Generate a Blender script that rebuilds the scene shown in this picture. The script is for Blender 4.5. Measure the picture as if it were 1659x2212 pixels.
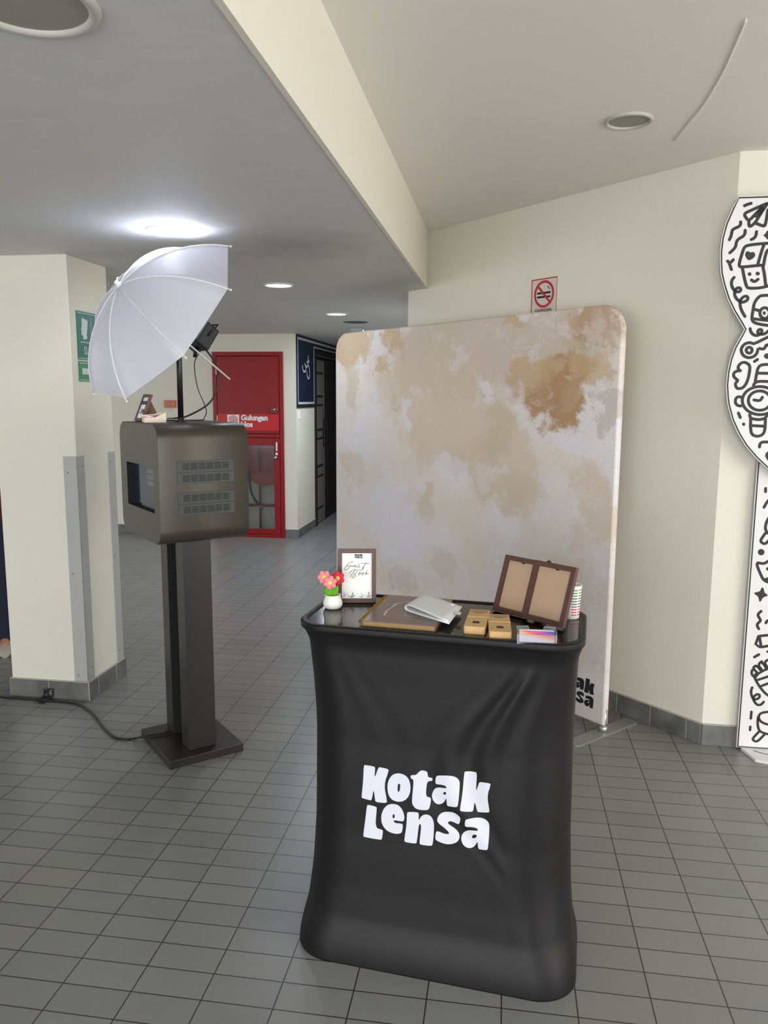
import bpy, bmesh, math, random
from mathutils import Matrix, Vector
from mathutils.geometry import tessellate_polygon
random.seed(4)
PI = math.pi
for o in list(bpy.data.objects): bpy.data.objects.remove(o)
SC = bpy.context.scene
COL = SC.collection

# ---------------------------------------------------------------- camera
F, TILT, ROLL, CAMH = 1693.936, 0.14540, 0.0051, 1.61
CX, CY = 829.5, 1106.0
ct, st = math.cos(TILT), math.sin(TILT)
FW = Vector((0, ct, -st)); up0 = Vector((0, st, ct)); r0 = Vector((1, 0, 0))
RT = math.cos(ROLL)*r0 + math.sin(ROLL)*up0
UP = -math.sin(ROLL)*r0 + math.cos(ROLL)*up0
EYE = Vector((0, 0, CAMH))
cd = bpy.data.cameras.new('camera'); cam = bpy.data.objects.new('camera', cd); COL.objects.link(cam)
cd.sensor_fit = 'VERTICAL'; cd.sensor_height = 36.0; cd.lens = F*36.0/2212.0
cd.clip_start = 0.05; cd.clip_end = 100
m = Matrix.Identity(4)
for i, v in enumerate((RT, UP, -FW)):
    for j in range(3): m[j][i] = v[j]
m.translation = EYE
cam.matrix_world = m
SC.camera = cam

# ---------------------------------------------------------------- light and exposure
SC.view_settings.view_transform = 'Standard'; SC.view_settings.look = 'None'
SC.view_settings.gamma = 1.0; SC.view_settings.use_curve_mapping = False
SC.view_settings.exposure = 0.95
W = bpy.data.worlds.new('world'); SC.world = W; W.use_nodes = True
bg = W.node_tree.nodes['Background']
bg.inputs[0].default_value = (0.93, 0.96, 1.0, 1); bg.inputs[1].default_value = 1.0
def area(name, loc, target, sx, sy, power, color, spread=PI, parent=None):
    l = bpy.data.lights.new(name, 'AREA'); l.shape = 'RECTANGLE'; l.size = sx; l.size_y = sy
    l.energy = power; l.color = color; l.spread = spread
    o = bpy.data.objects.new(name, l); COL.objects.link(o)
    d = (Vector(target)-Vector(loc)).normalized()
    o.rotation_euler = d.to_track_quat('-Z', 'Y').to_euler(); o.location = loc
    if parent: o.parent = parent
    return o
# daylight coming in through the open glazed side of the hall, behind and to the right of the viewer
area('daylight_side', (4.6, -1.2, 1.5), (0.2, 3.2, 1.3), 3.6, 2.2, 62, (1.0, 0.96, 0.89))
area('daylight_rear', (-1.5, -3.6, 1.35), (-0.5, 4.0, 1.1), 4.5, 2.0, 104, (0.96, 0.98, 1.0))

area('fill_left', (-6.2, 5.2, 1.3), (-2.4, 9.0, 1.3), 2.6, 1.8, 40, (0.93, 0.97, 1.0))  # added fill lamp to brighten the far left wall; no opening stands there

# ---------------------------------------------------------------- helpers
def lin(c):
    return tuple(((x/255)/12.92 if x/255 <= 0.04045 else ((x/255+0.055)/1.055)**2.4) for x in c)
def ray(px, py):
    return FW + RT*((px-CX)/F) - UP*((py-CY)/F)
def onz(px, py, z=0.0):
    d = ray(px, py); return EYE + d*((z-CAMH)/d.z)
def onplane(px, py, p, n):
    d = ray(px, py); return EYE + d*((Vector(p)-EYE).dot(n)/d.dot(n))
YA = -0.1508
GA = Vector((math.cos(YA), math.sin(YA), 0)); GB = Vector((-math.sin(YA), math.cos(YA), 0))
def G(p, q, z=0.0): return GA*p + GB*q + Vector((0, 0, z))
def frame(o, ang, tilt=0.0):
    return Matrix.Translation(Vector(o)) @ Matrix.Rotation(ang, 4, 'Z') @ Matrix.Rotation(tilt, 4, 'X')
GM = Matrix.Rotation(YA, 4, 'Z')
T = Matrix.Translation
def RX(a): return Matrix.Rotation(a, 4, 'X')
def RY(a): return Matrix.Rotation(a, 4, 'Y')
def RZ(a): return Matrix.Rotation(a, 4, 'Z')

MATS = {}
def mat(name, rgb, rough=0.6, metal=0.0, noise=None, bump=None, emit=None, spec=None, alpha=None, trans=None, coat=None, sheen=None):
    if name in MATS: return MATS[name]
    M = bpy.data.materials.new(name); M.use_nodes = True; MATS[name] = M
    nt = M.node_tree; b = nt.nodes['Principled BSDF']; c = lin(rgb)
    b.inputs['Base Color'].default_value = (*c, 1); b.inputs['Roughness'].default_value = rough
    b.inputs['Metallic'].default_value = metal
    if spec is not None: b.inputs['Specular IOR Level'].default_value = spec
    if trans is not None: b.inputs['Transmission Weight'].default_value = trans
    if coat is not None: b.inputs['Coat Weight'].default_value = coat; b.inputs['Coat Roughness'].default_value = 0.15
    if sheen is not None: b.inputs['Sheen Weight'].default_value = sheen; b.inputs['Sheen Roughness'].default_value = 0.5
    if alpha is not None: b.inputs['Alpha'].default_value = alpha
    if emit is not None:
        b.inputs['Emission Color'].default_value = (*lin(emit[0]), 1); b.inputs['Emission Strength'].default_value = emit[1]
    tc = nt.nodes.new('ShaderNodeTexCoord')
    if noise:   # (scale, amount): soft tonal mottling of the paint itself
        n = nt.nodes.new('ShaderNodeTexNoise'); n.inputs['Scale'].default_value = noise[0]; n.inputs['Detail'].default_value = 5
        nt.links.new(tc.outputs['Object'], n.inputs['Vector'])
        mx = nt.nodes.new('ShaderNodeMix'); mx.data_type = 'RGBA'
        a = noise[1]
        mx.inputs[6].default_value = (*[max(0, x*(1-a)) for x in c], 1); mx.inputs[7].default_value = (*[min(1, x*(1+a)) for x in c], 1)
        nt.links.new(n.outputs['Fac'], mx.inputs[0]); nt.links.new(mx.outputs[2], b.inputs['Base Color'])
    if bump:    # (scale, strength)
        n = nt.nodes.new('ShaderNodeTexNoise'); n.inputs['Scale'].default_value = bump[0]; n.inputs['Detail'].default_value = 3
        nt.links.new(tc.outputs['Object'], n.inputs['Vector'])
        bp = nt.nodes.new('ShaderNodeBump'); bp.inputs['Strength'].default_value = bump[1]; bp.inputs['Distance'].default_value = 0.004
        nt.links.new(n.outputs['Fac'], bp.inputs['Height']); nt.links.new(bp.outputs[0], b.inputs['Normal'])
    return M

class MB:
    """collects shapes into one mesh, with a material per shape"""
    def __init__(s, *mats): s.bm = bmesh.new(); s.mats = list(mats); s.cur = 0
    def use(s, m):
        if m not in s.mats: s.mats.append(m)
        s.cur = s.mats.index(m); return s
    def f(s, vs, smooth=False):
        try: q = s.bm.faces.new(vs)
        except ValueError: return None
        q.material_index = s.cur; q.smooth = smooth; return q
    def box(s, M, a, b, bev=0.0, seg=2):
        t = bmesh.new()
        x0, y0, z0 = a; x1, y1, z1 = b
        vs = [t.verts.new(v) for v in ((x0,y0,z0),(x1,y0,z0),(x1,y1,z0),(x0,y1,z0),(x0,y0,z1),(x1,y0,z1),(x1,y1,z1),(x0,y1,z1))]
        for q in ((0,3,2,1),(4,5,6,7),(0,1,5,4),(1,2,6,5),(2,3,7,6),(3,0,4,7)): t.faces.new([vs[i] for i in q])
        if bev: bmesh.ops.bevel(t, geom=list(t.edges), offset=bev, segments=seg, affect='EDGES', profile=0.5)
        s.merge(t, M, bool(bev) and False); return s
    def merge(s, t, M, smooth=False):
        mp = {v: s.bm.verts.new(M @ v.co) for v in t.verts}
        for q in t.faces: s.f([mp[v] for v in q.verts], smooth or q.smooth)
        t.free()
    def loft(s, rings, caps=(True, True), smooth=True, closed=True):
        R = [[s.bm.verts.new(v) for v in r] for r in rings]; n = len(R[0])
        for i in range(len(R)-1):
            for j in range(n if closed else n-1):
                k = (j+1) % n; s.f([R[i][j], R[i][k], R[i+1][k], R[i+1][j]], smooth)
        if caps[0]: s.f(list(reversed(R[0])))
        if caps[1]: s.f(R[-1])
        return R
    def prism(s, M, pts, z0, z1, smooth=False, holes=()):
        loops = [pts]+list(holes)
        for L in loops:
            A = [s.bm.verts.new(M @ Vector((x, y, z0))) for x, y in L]; B = [s.bm.verts.new(M @ Vector((x, y, z1))) for x, y in L]
            n = len(L)
            for i in range(n): s.f([A[i], A[(i+1) % n], B[(i+1) % n], B[i]], smooth)
        s.flat(M, pts, z1, holes); s.flat(M, pts, z0, holes, True); return s
    def flat(s, M, pts, z, holes=(), flip=False):
        loops = [pts]+list(holes)
        tr = tessellate_polygon([[Vector((x, y, 0)) for x, y in L] for L in loops])
        P = [p for L in loops for p in L]
        V = [s.bm.verts.new(M @ Vector((x, y, z))) for x, y in P]
        for t3 in tr:
            a, b, c = [P[i] for i in t3]
            cr = (b[0]-a[0])*(c[1]-a[1])-(b[1]-a[1])*(c[0]-a[0])
            if abs(cr) < 1e-14: continue
            t4 = t3 if (cr > 0) != flip else tuple(reversed(t3))
            s.f([V[i] for i in t4])
        return s
    def tube(s, path, r, n=10, caps=True, M=Matrix.Identity(4)):
        P = [M @ Vector(p) for p in path]
        rr = r if isinstance(r, (list, tuple)) else [r]*len(P)
        rings = []; prev = None
        for i, p in enumerate(P):
            d = (P[min(i+1, len(P)-1)]-P[max(i-1, 0)]).normalized()
            if prev is None:
                u = d.cross(Vector((0, 0, 1)))
                if u.length < 0.1: u = d.cross(Vector((0, 1, 0)))
            else: u = prev-d*prev.dot(d)
            u.normalize(); prev = u; v = d.cross(u)
            rings.append([p+(u*math.cos(2*PI*k/n)+v*math.sin(2*PI*k/n))*rr[i] for k in range(n)])
        s.loft(rings, (caps, caps)); return s
    def lathe(s, M, prof, n=32, caps=(True, True), a0=0.0):
        rings = [[M @ Vector((max(r, 1e-5)*math.cos(a0+2*PI*k/n), max(r, 1e-5)*math.sin(a0+2*PI*k/n), z)) for k in range(n)] for r, z in prof]
        s.loft(rings, caps); return s
    def disc(s, M, r, z=0.0, n=32, rx=None):
        s.flat(M, [(r*math.cos(2*PI*k/n), (rx or r)*math.sin(2*PI*k/n)) for k in range(n)], z); return s
    def ball(s, M, r, u=16, v=10):
        prof = [(r*math.sin(PI*i/v), -r*math.cos(PI*i/v)) for i in range(v+1)]
        return s.lathe(M, prof, u)
    def stroke(s, M, pts, w, z, closed=False, smooth=2):
        """a pen line of width w lying in the plane z of frame M"""
        P = [Vector((p[0], p[1])) for p in pts]
        for _ in range(smooth): P = chaikin(P, closed)
        n = len(P); L = []; Rr = []
        for i in range(n):
            a = P[(i-1) % n] if closed or i else P[0]; b = P[(i+1) % n] if closed or i < n-1 else P[-1]
            d = (b-a)
            if d.length < 1e-9: d = Vector((1, 0))
            d.normalize(); nn = Vector((-d.y, d.x))*(w/2); L.append(P[i]+nn); Rr.append(P[i]-nn)
        vl = [s.bm.verts.new(M @ Vector((v.x, v.y, z))) for v in L]; vr = [s.bm.verts.new(M @ Vector((v.x, v.y, z))) for v in Rr]
        for i in range(n if closed else n-1):
            j = (i+1) % n; s.f([vr[i], vr[j], vl[j], vl[i]])
        if not closed:
            for c, e in ((P[0], 1), (P[-1], 2)):
                s.flat(M, [(c.x+w/2*math.cos(2*PI*k/12), c.y+w/2*math.sin(2*PI*k/12)) for k in range(12)], z+0.00004*e)
        return s
    def text(s, M, txt, size, z=0.0, bold=0.0, align='CENTER', sx=1.0, shear=0.0, space=1.0):
        c = bpy.data.curves.new('t', 'FONT'); c.body = txt; c.size = size; c.align_x = align; c.align_y = 'CENTER'
        c.offset = bold; c.shear = shear; c.resolution_u = 3; c.space_character = space; c.fill_mode = 'FRONT'
        o = bpy.data.objects.new('t', c); COL.objects.link(o)
        dg = bpy.context.evaluated_depsgraph_get(); me = bpy.data.meshes.new_from_object(o.evaluated_get(dg))
        V = [s.bm.verts.new(M @ Vector((v.co.x*sx, v.co.y, z))) for v in me.vertices]
        for p in me.polygons: s.f([V[i] for i in p.vertices])
        bpy.data.objects.remove(o); bpy.data.curves.remove(c); bpy.data.meshes.remove(me); return s
    def build(s, name, parent=None, PM=None, smooth=None):
        me = bpy.data.meshes.new(name)
        if PM is not None: bmesh.ops.transform(s.bm, matrix=PM.inverted(), verts=s.bm.verts)
        if smooth is not None:
            for q in s.bm.faces: q.smooth = smooth
        s.bm.to_mesh(me); s.bm.free()
        for m_ in s.mats: me.materials.append(m_)
        o = bpy.data.objects.new(name, me); COL.objects.link(o)
        if parent: o.parent = parent
        return o
def chaikin(P, closed=True):
    Q = []; n = len(P)
    if not closed: Q.append(P[0])
    for i in range(n if closed else n-1):
        a, b = P[i], P[(i+1) % n]
        Q.append(a*0.75+b*0.25); Q.append(a*0.25+b*0.75)
    if not closed: Q.append(P[-1])
    return Q
def smoothpoly(pts, it=2):
    P = [Vector(p) for p in pts]
    for _ in range(it): P = chaikin(P, True)
    return [(p.x, p.y) for p in P]
def catmull(P, k=8):
    P = [Vector(p) for p in P]; Q = [P[0]]+P+[P[-1]]; out = []
    for i in range(1, len(Q)-2):
        for j in range(k):
            t = j/k; a, b, c, d = Q[i-1], Q[i], Q[i+1], Q[i+2]
            out.append(0.5*((2*b)+(c-a)*t+(2*a-5*b+4*c-d)*t*t+(3*b-a-3*c+d)*t**3))
    out.append(P[-1]); return out
def rrect(x0, y0, x1, y1, r, n=6):
    out = []
    for cx_, cy_, a0 in ((x1-r, y1-r, 0), (x0+r, y1-r, PI/2), (x0+r, y0+r, PI), (x1-r, y0+r, 1.5*PI)):
        for k in range(n+1):
            a = a0+PI/2*k/n; out.append((cx_+r*math.cos(a), cy_+r*math.sin(a)))
    return out
def tag(o, label, cat, group=None):
    o['label'] = label; o['category'] = cat
    if group: o['group'] = group
    return o
def thing(name, M, label, cat, group=None):
    o = bpy.data.objects.new(name, None); COL.objects.link(o); o.empty_display_size = 0.05
    o.matrix_world = M; tag(o, label, cat, group); return o
def struct(o): o['kind'] = 'structure'; return o

# ---------------------------------------------------------------- shared materials
WALL = mat('wall_cream_paint', (222, 218, 204), 0.85, bump=(60, 0.25), noise=(2.0, 0.03))
CEIL_L = None
TRIM = mat('downlight_trim', (214, 214, 212), 0.45)
BLACK = mat('black_plastic', (24, 24, 26), 0.42)
BLACKM = mat('matte_black', (12, 12, 14), 0.8)
STEEL = mat('brushed_steel', (170, 170, 166), 0.35, metal=0.9)
DWOOD = mat('dark_brown_frame_wood', (84, 54, 47), 0.5, noise=(90, 0.2))
PAPER = mat('white_paper', (238, 236, 232), 0.7)
INK = mat('black_ink', (22, 22, 28), 0.7)

def floor_mat():
    M = bpy.data.materials.new('grey_floor_tiles'); M.use_nodes = True; nt = M.node_tree; b = nt.nodes['Principled BSDF']
    tc = nt.nodes.new('ShaderNodeTexCoord'); br = nt.nodes.new('ShaderNodeTexBrick')
    br.offset = 0.0; br.squash = 1.0
    br.inputs['Scale'].default_value = 1.0; br.inputs['Mortar Size'].default_value = 0.002; br.inputs['Mortar Smooth'].default_value = 0.15
    br.inputs['Brick Width'].default_value = 0.2; br.inputs['Row Height'].default_value = 0.09874
    br.inputs['Color1'].default_value = (*lin((129, 129, 126)), 1); br.inputs['Color2'].default_value = (*lin((122, 123, 121)), 1)
    br.inputs['Mortar'].default_value = (*lin((48, 46, 44)), 1)
    nt.links.new(tc.outputs['Object'], br.inputs['Vector'])
    n = nt.nodes.new('ShaderNodeTexNoise'); n.inputs['Scale'].default_value = 420; n.inputs['Detail'].default_value = 2
    n2 = nt.nodes.new('ShaderNodeTexNoise'); n2.inputs['Scale'].default_value = 1.6; n2.inputs['Detail'].default_value = 5
    for q in (n, n2): nt.links.new(tc.outputs['Object'], q.inputs['Vector'])
    mr = nt.nodes.new('ShaderNodeMapRange'); mr.inputs['To Min'].default_value = 0.84; mr.inputs['To Max'].default_value = 1.16
    nt.links.new(n.outputs['Fac'], mr.inputs['Value'])
    mr2 = nt.nodes.new('ShaderNodeMapRange'); mr2.inputs['To Min'].default_value = 0.9; mr2.inputs['To Max'].default_value = 1.1
    nt.links.new(n2.outputs['Fac'], mr2.inputs['Value'])
    mm = nt.nodes.new('ShaderNodeMath'); mm.operation = 'MULTIPLY'
    nt.links.new(mr.outputs[0], mm.inputs[0]); nt.links.new(mr2.outputs[0], mm.inputs[1])
    vm = nt.nodes.new('ShaderNodeVectorMath'); vm.operation = 'SCALE'
    nt.links.new(br.outputs['Color'], vm.inputs[0]); nt.links.new(mm.outputs[0], vm.inputs['Scale'])
    nt.links.new(vm.outputs[0], b.inputs['Base Color'])
    rr = nt.nodes.new('ShaderNodeMapRange'); rr.inputs['To Min'].default_value = 0.27; rr.inputs['To Max'].default_value = 0.42
    nt.links.new(n2.outputs['Fac'], rr.inputs['Value']); nt.links.new(rr.outputs[0], b.inputs['Roughness'])
    bp = nt.nodes.new('ShaderNodeBump'); bp.invert = True; bp.inputs['Strength'].default_value = 0.5; bp.inputs['Distance'].default_value = 0.002
    nt.links.new(br.outputs['Fac'], bp.inputs['Height']); nt.links.new(bp.outputs[0], b.inputs['Normal'])
    return M
def skirt_mat():
    M = bpy.data.materials.new('dark_skirting_tiles'); M.use_nodes = True; nt = M.node_tree; b = nt.nodes['Principled BSDF']
    tc = nt.nodes.new('ShaderNodeTexCoord'); n = nt.nodes.new('ShaderNodeTexNoise'); n.inputs['Scale'].default_value = 9; n.inputs['Detail'].default_value = 6
    nt.links.new(tc.outputs['Object'], n.inputs['Vector'])
    rp = nt.nodes.new('ShaderNodeValToRGB'); rp.color_ramp.elements[0].position = 0.3; rp.color_ramp.elements[1].position = 0.75
    rp.color_ramp.elements[0].color = (*lin((84, 84, 82)), 1); rp.color_ramp.elements[1].color = (*lin((122, 122, 118)), 1)
    nt.links.new(n.outputs['Fac'], rp.inputs[0]); nt.links.new(rp.outputs[0], b.inputs['Base Color'])
    b.inputs['Roughness'].default_value = 0.5
    return M
SKIRT = skirt_mat()
GROUT = mat('pale_grout', (176, 172, 160), 0.9)
def ceil_mat():
    """left ceiling paint with an irregular dark damp stain"""
    M = bpy.data.materials.new('ceiling_grey_paint'); M.use_nodes = True; nt = M.node_tree; b = nt.nodes['Principled BSDF']
    b.inputs['Roughness'].default_value = 0.6
    tc = nt.nodes.new('ShaderNodeTexCoord')
    mp = nt.nodes.new('ShaderNodeMapping'); mp.vector_type = 'TEXTURE'
    c = onz(640, 528, 2.3); mp.inputs['Location'].default_value = (c.x, c.y, 2.3); mp.inputs['Scale'].default_value = (0.36, 0.42, 1)
    nt.links.new(tc.outputs['Object'], mp.inputs['Vector'])
    n = nt.nodes.new('ShaderNodeTexNoise'); n.inputs['Scale'].default_value = 5; n.inputs['Detail'].default_value = 8; n.inputs['Roughness'].default_value = 0.7
    nt.links.new(tc.outputs['Object'], n.inputs['Vector'])
    ln = nt.nodes.new('ShaderNodeVectorMath'); ln.operation = 'LENGTH'; nt.links.new(mp.outputs[0], ln.inputs[0])
    ad = nt.nodes.new('ShaderNodeMath'); ad.operation = 'MULTIPLY_ADD'; ad.inputs[1].default_value = 1.6
    nt.links.new(n.outputs['Fac'], ad.inputs[0]); nt.links.new(ln.outputs['Value'], ad.inputs[2])
    mr = nt.nodes.new('ShaderNodeMapRange'); mr.inputs['From Min'].default_value = 0.9; mr.inputs['From Max'].default_value = 1.9
    mr.inputs['To Min'].default_value = 0.55; mr.inputs['To Max'].default_value = 0.0
    nt.links.new(ad.outputs[0], mr.inputs['Value'])
    mx = nt.nodes.new('ShaderNodeMix'); mx.data_type = 'RGBA'
    mx.inputs[6].default_value = (*lin((208, 207, 205)), 1); mx.inputs[7].default_value = (*lin((138, 134, 130)), 1)
    nt.links.new(mr.outputs[0], mx.inputs[0]); nt.links.new(mx.outputs[2], b.inputs['Base Color'])
    n3 = nt.nodes.new('ShaderNodeTexNoise'); n3.inputs['Scale'].default_value = 8; nt.links.new(tc.outputs['Object'], n3.inputs['Vector'])
    bp = nt.nodes.new('ShaderNodeBump'); bp.inputs['Strength'].default_value = 0.3; bp.inputs['Distance'].default_value = 0.01
    nt.links.new(n3.outputs['Fac'], bp.inputs['Height']); nt.links.new(bp.outputs[0], b.inputs['Normal'])
    return M
CEIL_L = ceil_mat()
CEIL_R = mat('ceiling_high_paint', (234, 230, 224), 0.7, bump=(7, 0.2))

# ---------------------------------------------------------------- the setting
H1, H2 = 2.30, 2.645
PS, QD0, QD1 = -0.512, 3.685, 5.294         # step face, diagonal wall start and end
PE, PC, QH, QEND = -0.65, -2.309, 8.62, 14.0
fl = MB(floor_mat()); fl.box(Matrix.Identity(4), (-8, -9, -0.1), (8, 13, 0))
fo = struct(fl.build('floor')); fo.location = (-0.8671, 2.0572, 0); fo.rotation_euler = (0, 0, YA)

c = MB(CEIL_L)
c.box(GM, (-7, -4, H1), (PS, 5.16, H1+0.5)); c.box(GM, (-7, 5.16, H1), (PE+0.4, QEND, H1+0.5))
struct(c.build('ceiling'))
c = MB(CEIL_R); c.box(GM, (PS, -4, H2), (5, 5.4, H2+0.15)); struct(c.build('ceiling_high'))
c = MB(mat('bulkhead_cream_paint', (226, 222, 206), 0.85, bump=(60, 0.2)))
c.box(GM, (PS-0.012, -4, H1-0.003), (PS+0.004, 5.156, H2)); struct(c.build('trim_bulkhead'))
# plaster ridge on the high ceiling
c = MB(mat('plaster_ridge', (222, 220, 214), 0.7))
path = catmull([onz(x, y, H2-0.001) for x, y in ((1612, 40), (1590, 92), (1560, 158), (1520, 225), (1490, 262), (1456, 305))], 6)
c.tube(path, [0.001]+[0.0045]*(len(path)-2)+[0.001], 8); struct(c.build('trim_ridge'))

th = 0.12
def wall(name, plist, h, skirt=True, m=WALL):
    """wall along a polyline in grid coordinates; solid side is to the left of the direction"""
    w = MB(m)
    pts = [Vector(p) for p in plist]
    for a, b in zip(pts, pts[1:]):
        d = (b-a).normalized(); n = Vector((-d.y, d.x))
        q = [a, b, b+n*th, a+n*th]
        w.prism(GM, [(v.x, v.y) for v in q], 0, h)
    struct(w.build(name))
def skirting(name, a, b, joints=True, h=0.1, ext=0.0):
    a, b = Vector(a), Vector(b); d = (b-a).normalized(); n = Vector((d.y, -d.x))
    L = (b-a).length; ang = math.atan2(d.y, d.x)
    M = GM @ T((a.x, a.y, 0)) @ RZ(ang)
    s = MB(SKIRT)
    s.box(M, (-ext, -0.011, 0), (L+ext, 0.0, h), 0.0015, 1)
    s.use(GROUT); s.box(M, (-ext, -0.010, h), (L+ext, 0.001, h+0.004))
    if joints:
        k = 0.2
        while k < L: s.box(M, (k-0.001, -0.0118, 0.002), (k+0.001, -0.0105, h-0.001)); k += 0.2
    return struct(s.build(name))
wall('wall_right', [(5.0, QD0), (0.955, QD0)][::-1], H2)
wall('wall_diagonal', [(PE, QD1), (0.955, QD0)], H2)
wall('wall_corridor_right', [(PE+0.0, QEND), (PE, QD1)], H1)
skirting('baseboard_right', (0.955, QD0), (5.0, QD0))
skirting('baseboard_diagonal', (PE, QD1), (0.955, QD0))
skirting('baseboard_corridor_right', (PE, QEND), (PE, QD1), False)
# hose-reel wall with its niche
ca, cb, cz = -3.28, -2.455, 2.105
w = MB(WALL)
w.box(GM, (-7, QH, 0), (ca, QH+0.4, H1)); w.box(GM, (cb, QH, 0), (PC, QH+0.4, H1)); w.box(GM, (ca, QH, cz), (cb, QH+0.4, H1))
w.box(GM, (ca, QH+0.36, 0), (cb, QH+0.4, cz))
struct(w.build('wall_back'))
skirting('baseboard_back_left', (-7, QH), (ca, QH)); skirting('baseboard_back_right', (cb, QH), (PC+0.011, QH), False)
wl = MB(WALL); wl.box(GM, (PC-0.12, QH+0.4, 0), (PC, QH+0.86, H1)); wl.box(GM, (PC-0.12, QH+0.86, 2.185), (PC, QH+2.75, H1)); wl.box(GM, (PC-0.12, QH+2.75, 0), (PC, QEND, H1))
struct(wl.build('wall_corridor_left'))
skirting('baseboard_corridor_left', (PC, QH), (PC, QH+0.86), False)
wall('wall_left', [(-7, -4), (-7, 9)], H1)
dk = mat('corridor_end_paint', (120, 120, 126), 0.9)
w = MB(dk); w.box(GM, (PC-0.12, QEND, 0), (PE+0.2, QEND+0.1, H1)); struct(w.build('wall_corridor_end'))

# pillar
px0, px1, qy0, qy1 = -2.59, -2.152, 3.712, 4.108
w = MB(WALL); w.box(GM, (px0, qy0, 0), (px1, qy1, H1), 0.004, 1); struct(w.build('wall_pillar'))
s = MB(SKIRT); s.box(GM, (px0-0.012, qy0-0.012, 0), (px1+0.012, qy1+0.012, 0.1), 0.002, 1)
s.use(GROUT); s.box(GM, (px0-0.01, qy0-0.01, 0.1), (px1+0.01, qy1+0.01, 0.105), 0.002, 1)
for k in (-2.37,): s.box(GM, (k-0.0012, qy0-0.0132, 0.002), (k+0.0012, qy0-0.0115, 0.1))
for k in (3.80, 4.0): s.box(GM, (px1+0.0115, k-0.001, 0.002), (px1+0.0132, k+0.001, 0.1))
s.box(GM, (px1+0.0095, qy0-0.0135, 0.004), (px1+0.0135, qy0-0.0095, 0.102))
struct(s.build('baseboard_pillar'))

GUARD = mat('corner_guard_grey', (172, 172, 168), 0.45)
def guard(pc, qc, dp, dq, label):
    r = thing('corner_guard', T(G(pc, qc, 0.104)), label, 'corner guard', 'grey corner guards on the white pillar')
    PM = T(G(pc, qc, 0.104))
    g = MB(GUARD); w_ = 0.072; t_ = 0.003
    x0, x1 = sorted((pc+(-dp)*w_, pc+dp*t_)); y0, y1 = sorted((qc-dq*0.0, qc+dq*t_))
    g.box(GM, (x0, y0, 0.106), (x1, y1, 1.303), 0.0008, 1)
    x0, x1 = sorted((pc, pc+dp*t_)); y0, y1 = sorted((qc-dq*w_, qc+dq*t_))
    g.box(GM, (x0, y0, 0.106), (x1, y1, 1.303), 0.0008, 1)
    g.build('angle_strip', r, PM)
    sc = mat('screw_head', (140, 140, 138), 0.4, metal=0.6)
    for z in (0.17, 0.72, 1.25):
        q = MB(sc); q.lathe(T(G(pc+dp*t_, qc-dq*0.05, z)) @ RZ(YA) @ RY(PI/2*dp), [(0.005, 0), (0.004, 0.002), (0.001, 0.003)], 12)
        q.build('screw', r, PM)
        q = MB(sc); q.lathe(T(G(pc-dp*0.05, qc+dq*t_, z-0.03)) @ RZ(YA) @ RX(PI/2*(1 if dq < 0 else -1)), [(0.005, 0), (0.004, 0.002), (0.001, 0.003)], 12)
        q.build('screw', r, PM)
guard(px1, qy0, 1, -1, 'grey metal corner guard on the front edge of the white pillar')
guard(px1, qy1, 1, 1, 'grey metal corner guard on the rear right edge of the white pillar')

# ---------------------------------------------------------------- downlights
LIT = mat('lit_diffuser', (255, 255, 255), 0.5, emit=((236, 240, 255), 5))
OFFG = mat('unlit_diffuser', (150, 148, 138), 0.55)
def downlight(P, r, label, lit=True, power=16, group='round recessed ceiling lights'):
    root = thing('ceiling_downlight', T(P), label, 'ceiling light', group)
    t = MB(TRIM if lit else mat('downlight_trim_greyer', (186, 184, 176), 0.5)); t.lathe(T((0, 0, 0)), [(r*0.84, 0.0), (r*0.84, -0.005), (r*0.92, -0.010), (r, -0.006), (r*1.02, 0.0)], 48, (False, False)); t.build('trim_ring', root)  # greyer trim colour for the fittings that are switched off
    d = MB(LIT if lit else OFFG); d.disc(RX(PI), r*0.85, 0.002 if lit else 0.001, 40); d.build('diffuser', root)
    if lit:
        l = bpy.data.lights.new('lamp', 'AREA'); l.shape = 'DISK'; l.size = r*1.6; l.energy = power; l.color = (0.80, 0.88, 1.0)
        lo = bpy.data.objects.new('lamp', l); COL.objects.link(lo); lo.parent = root; lo.location = (0, 0, -0.014)
for q, pw, lb in ((3.25, 2.6, 'lit round ceiling light directly above the white umbrella, largest of the lit ones'), (4.88, 2.5, 'lit round ceiling light, second along the row from the umbrella'),
              (6.6, 13, 'lit round ceiling light, third along the row from the umbrella'), (8.32, 13, 'lit round ceiling light just above the top edge of the backdrop, farthest of the row')):
    downlight(G(-1.413, q, H1), 0.094, lb, power=pw)
downlight(onz(56, 6, H1), 0.125, 'large unlit round ceiling light cut by the upper left corner of the view', False, group='unlit round ceiling lights')
downlight(Vector((0.913, 3.133, H2)), 0.088, 'unlit round ceiling light on the higher ceiling at the right', False, group='unlit round ceiling lights')
v = MB(mat('vent_dark', (90, 92, 100), 0.6))
v.lathe(RX(PI), [(0.01, 0.004), (0.10, 0.004), (0.115, 0.001), (0.118, 0)], 32)
vo = v.build('ceiling_vent'); vo.location = (-0.274, 7.487, H1)
tag(vo, 'flat round dark vent in the low ceiling beyond the third lit ceiling light', 'vent')
k = thing('ceiling_sensor', T((-0.277, 8.079, H1)), 'pale grey box hanging from the low ceiling over the corridor mouth', 'camera')
b = MB(mat('sensor_grey', (170, 176, 184), 0.5)); b.box(RZ(YA), (-0.06, -0.04, -0.05), (0.06, 0.04, 0), 0.006); b.build('housing', k)
b = MB(BLACK); b.lathe(T((0, 0, -0.05)) @ RX(PI), [(0.035, 0), (0.032, 0.014), (0.012, 0.024), (0.001, 0.026)], 24); b.build('lens_dome', k)

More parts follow.
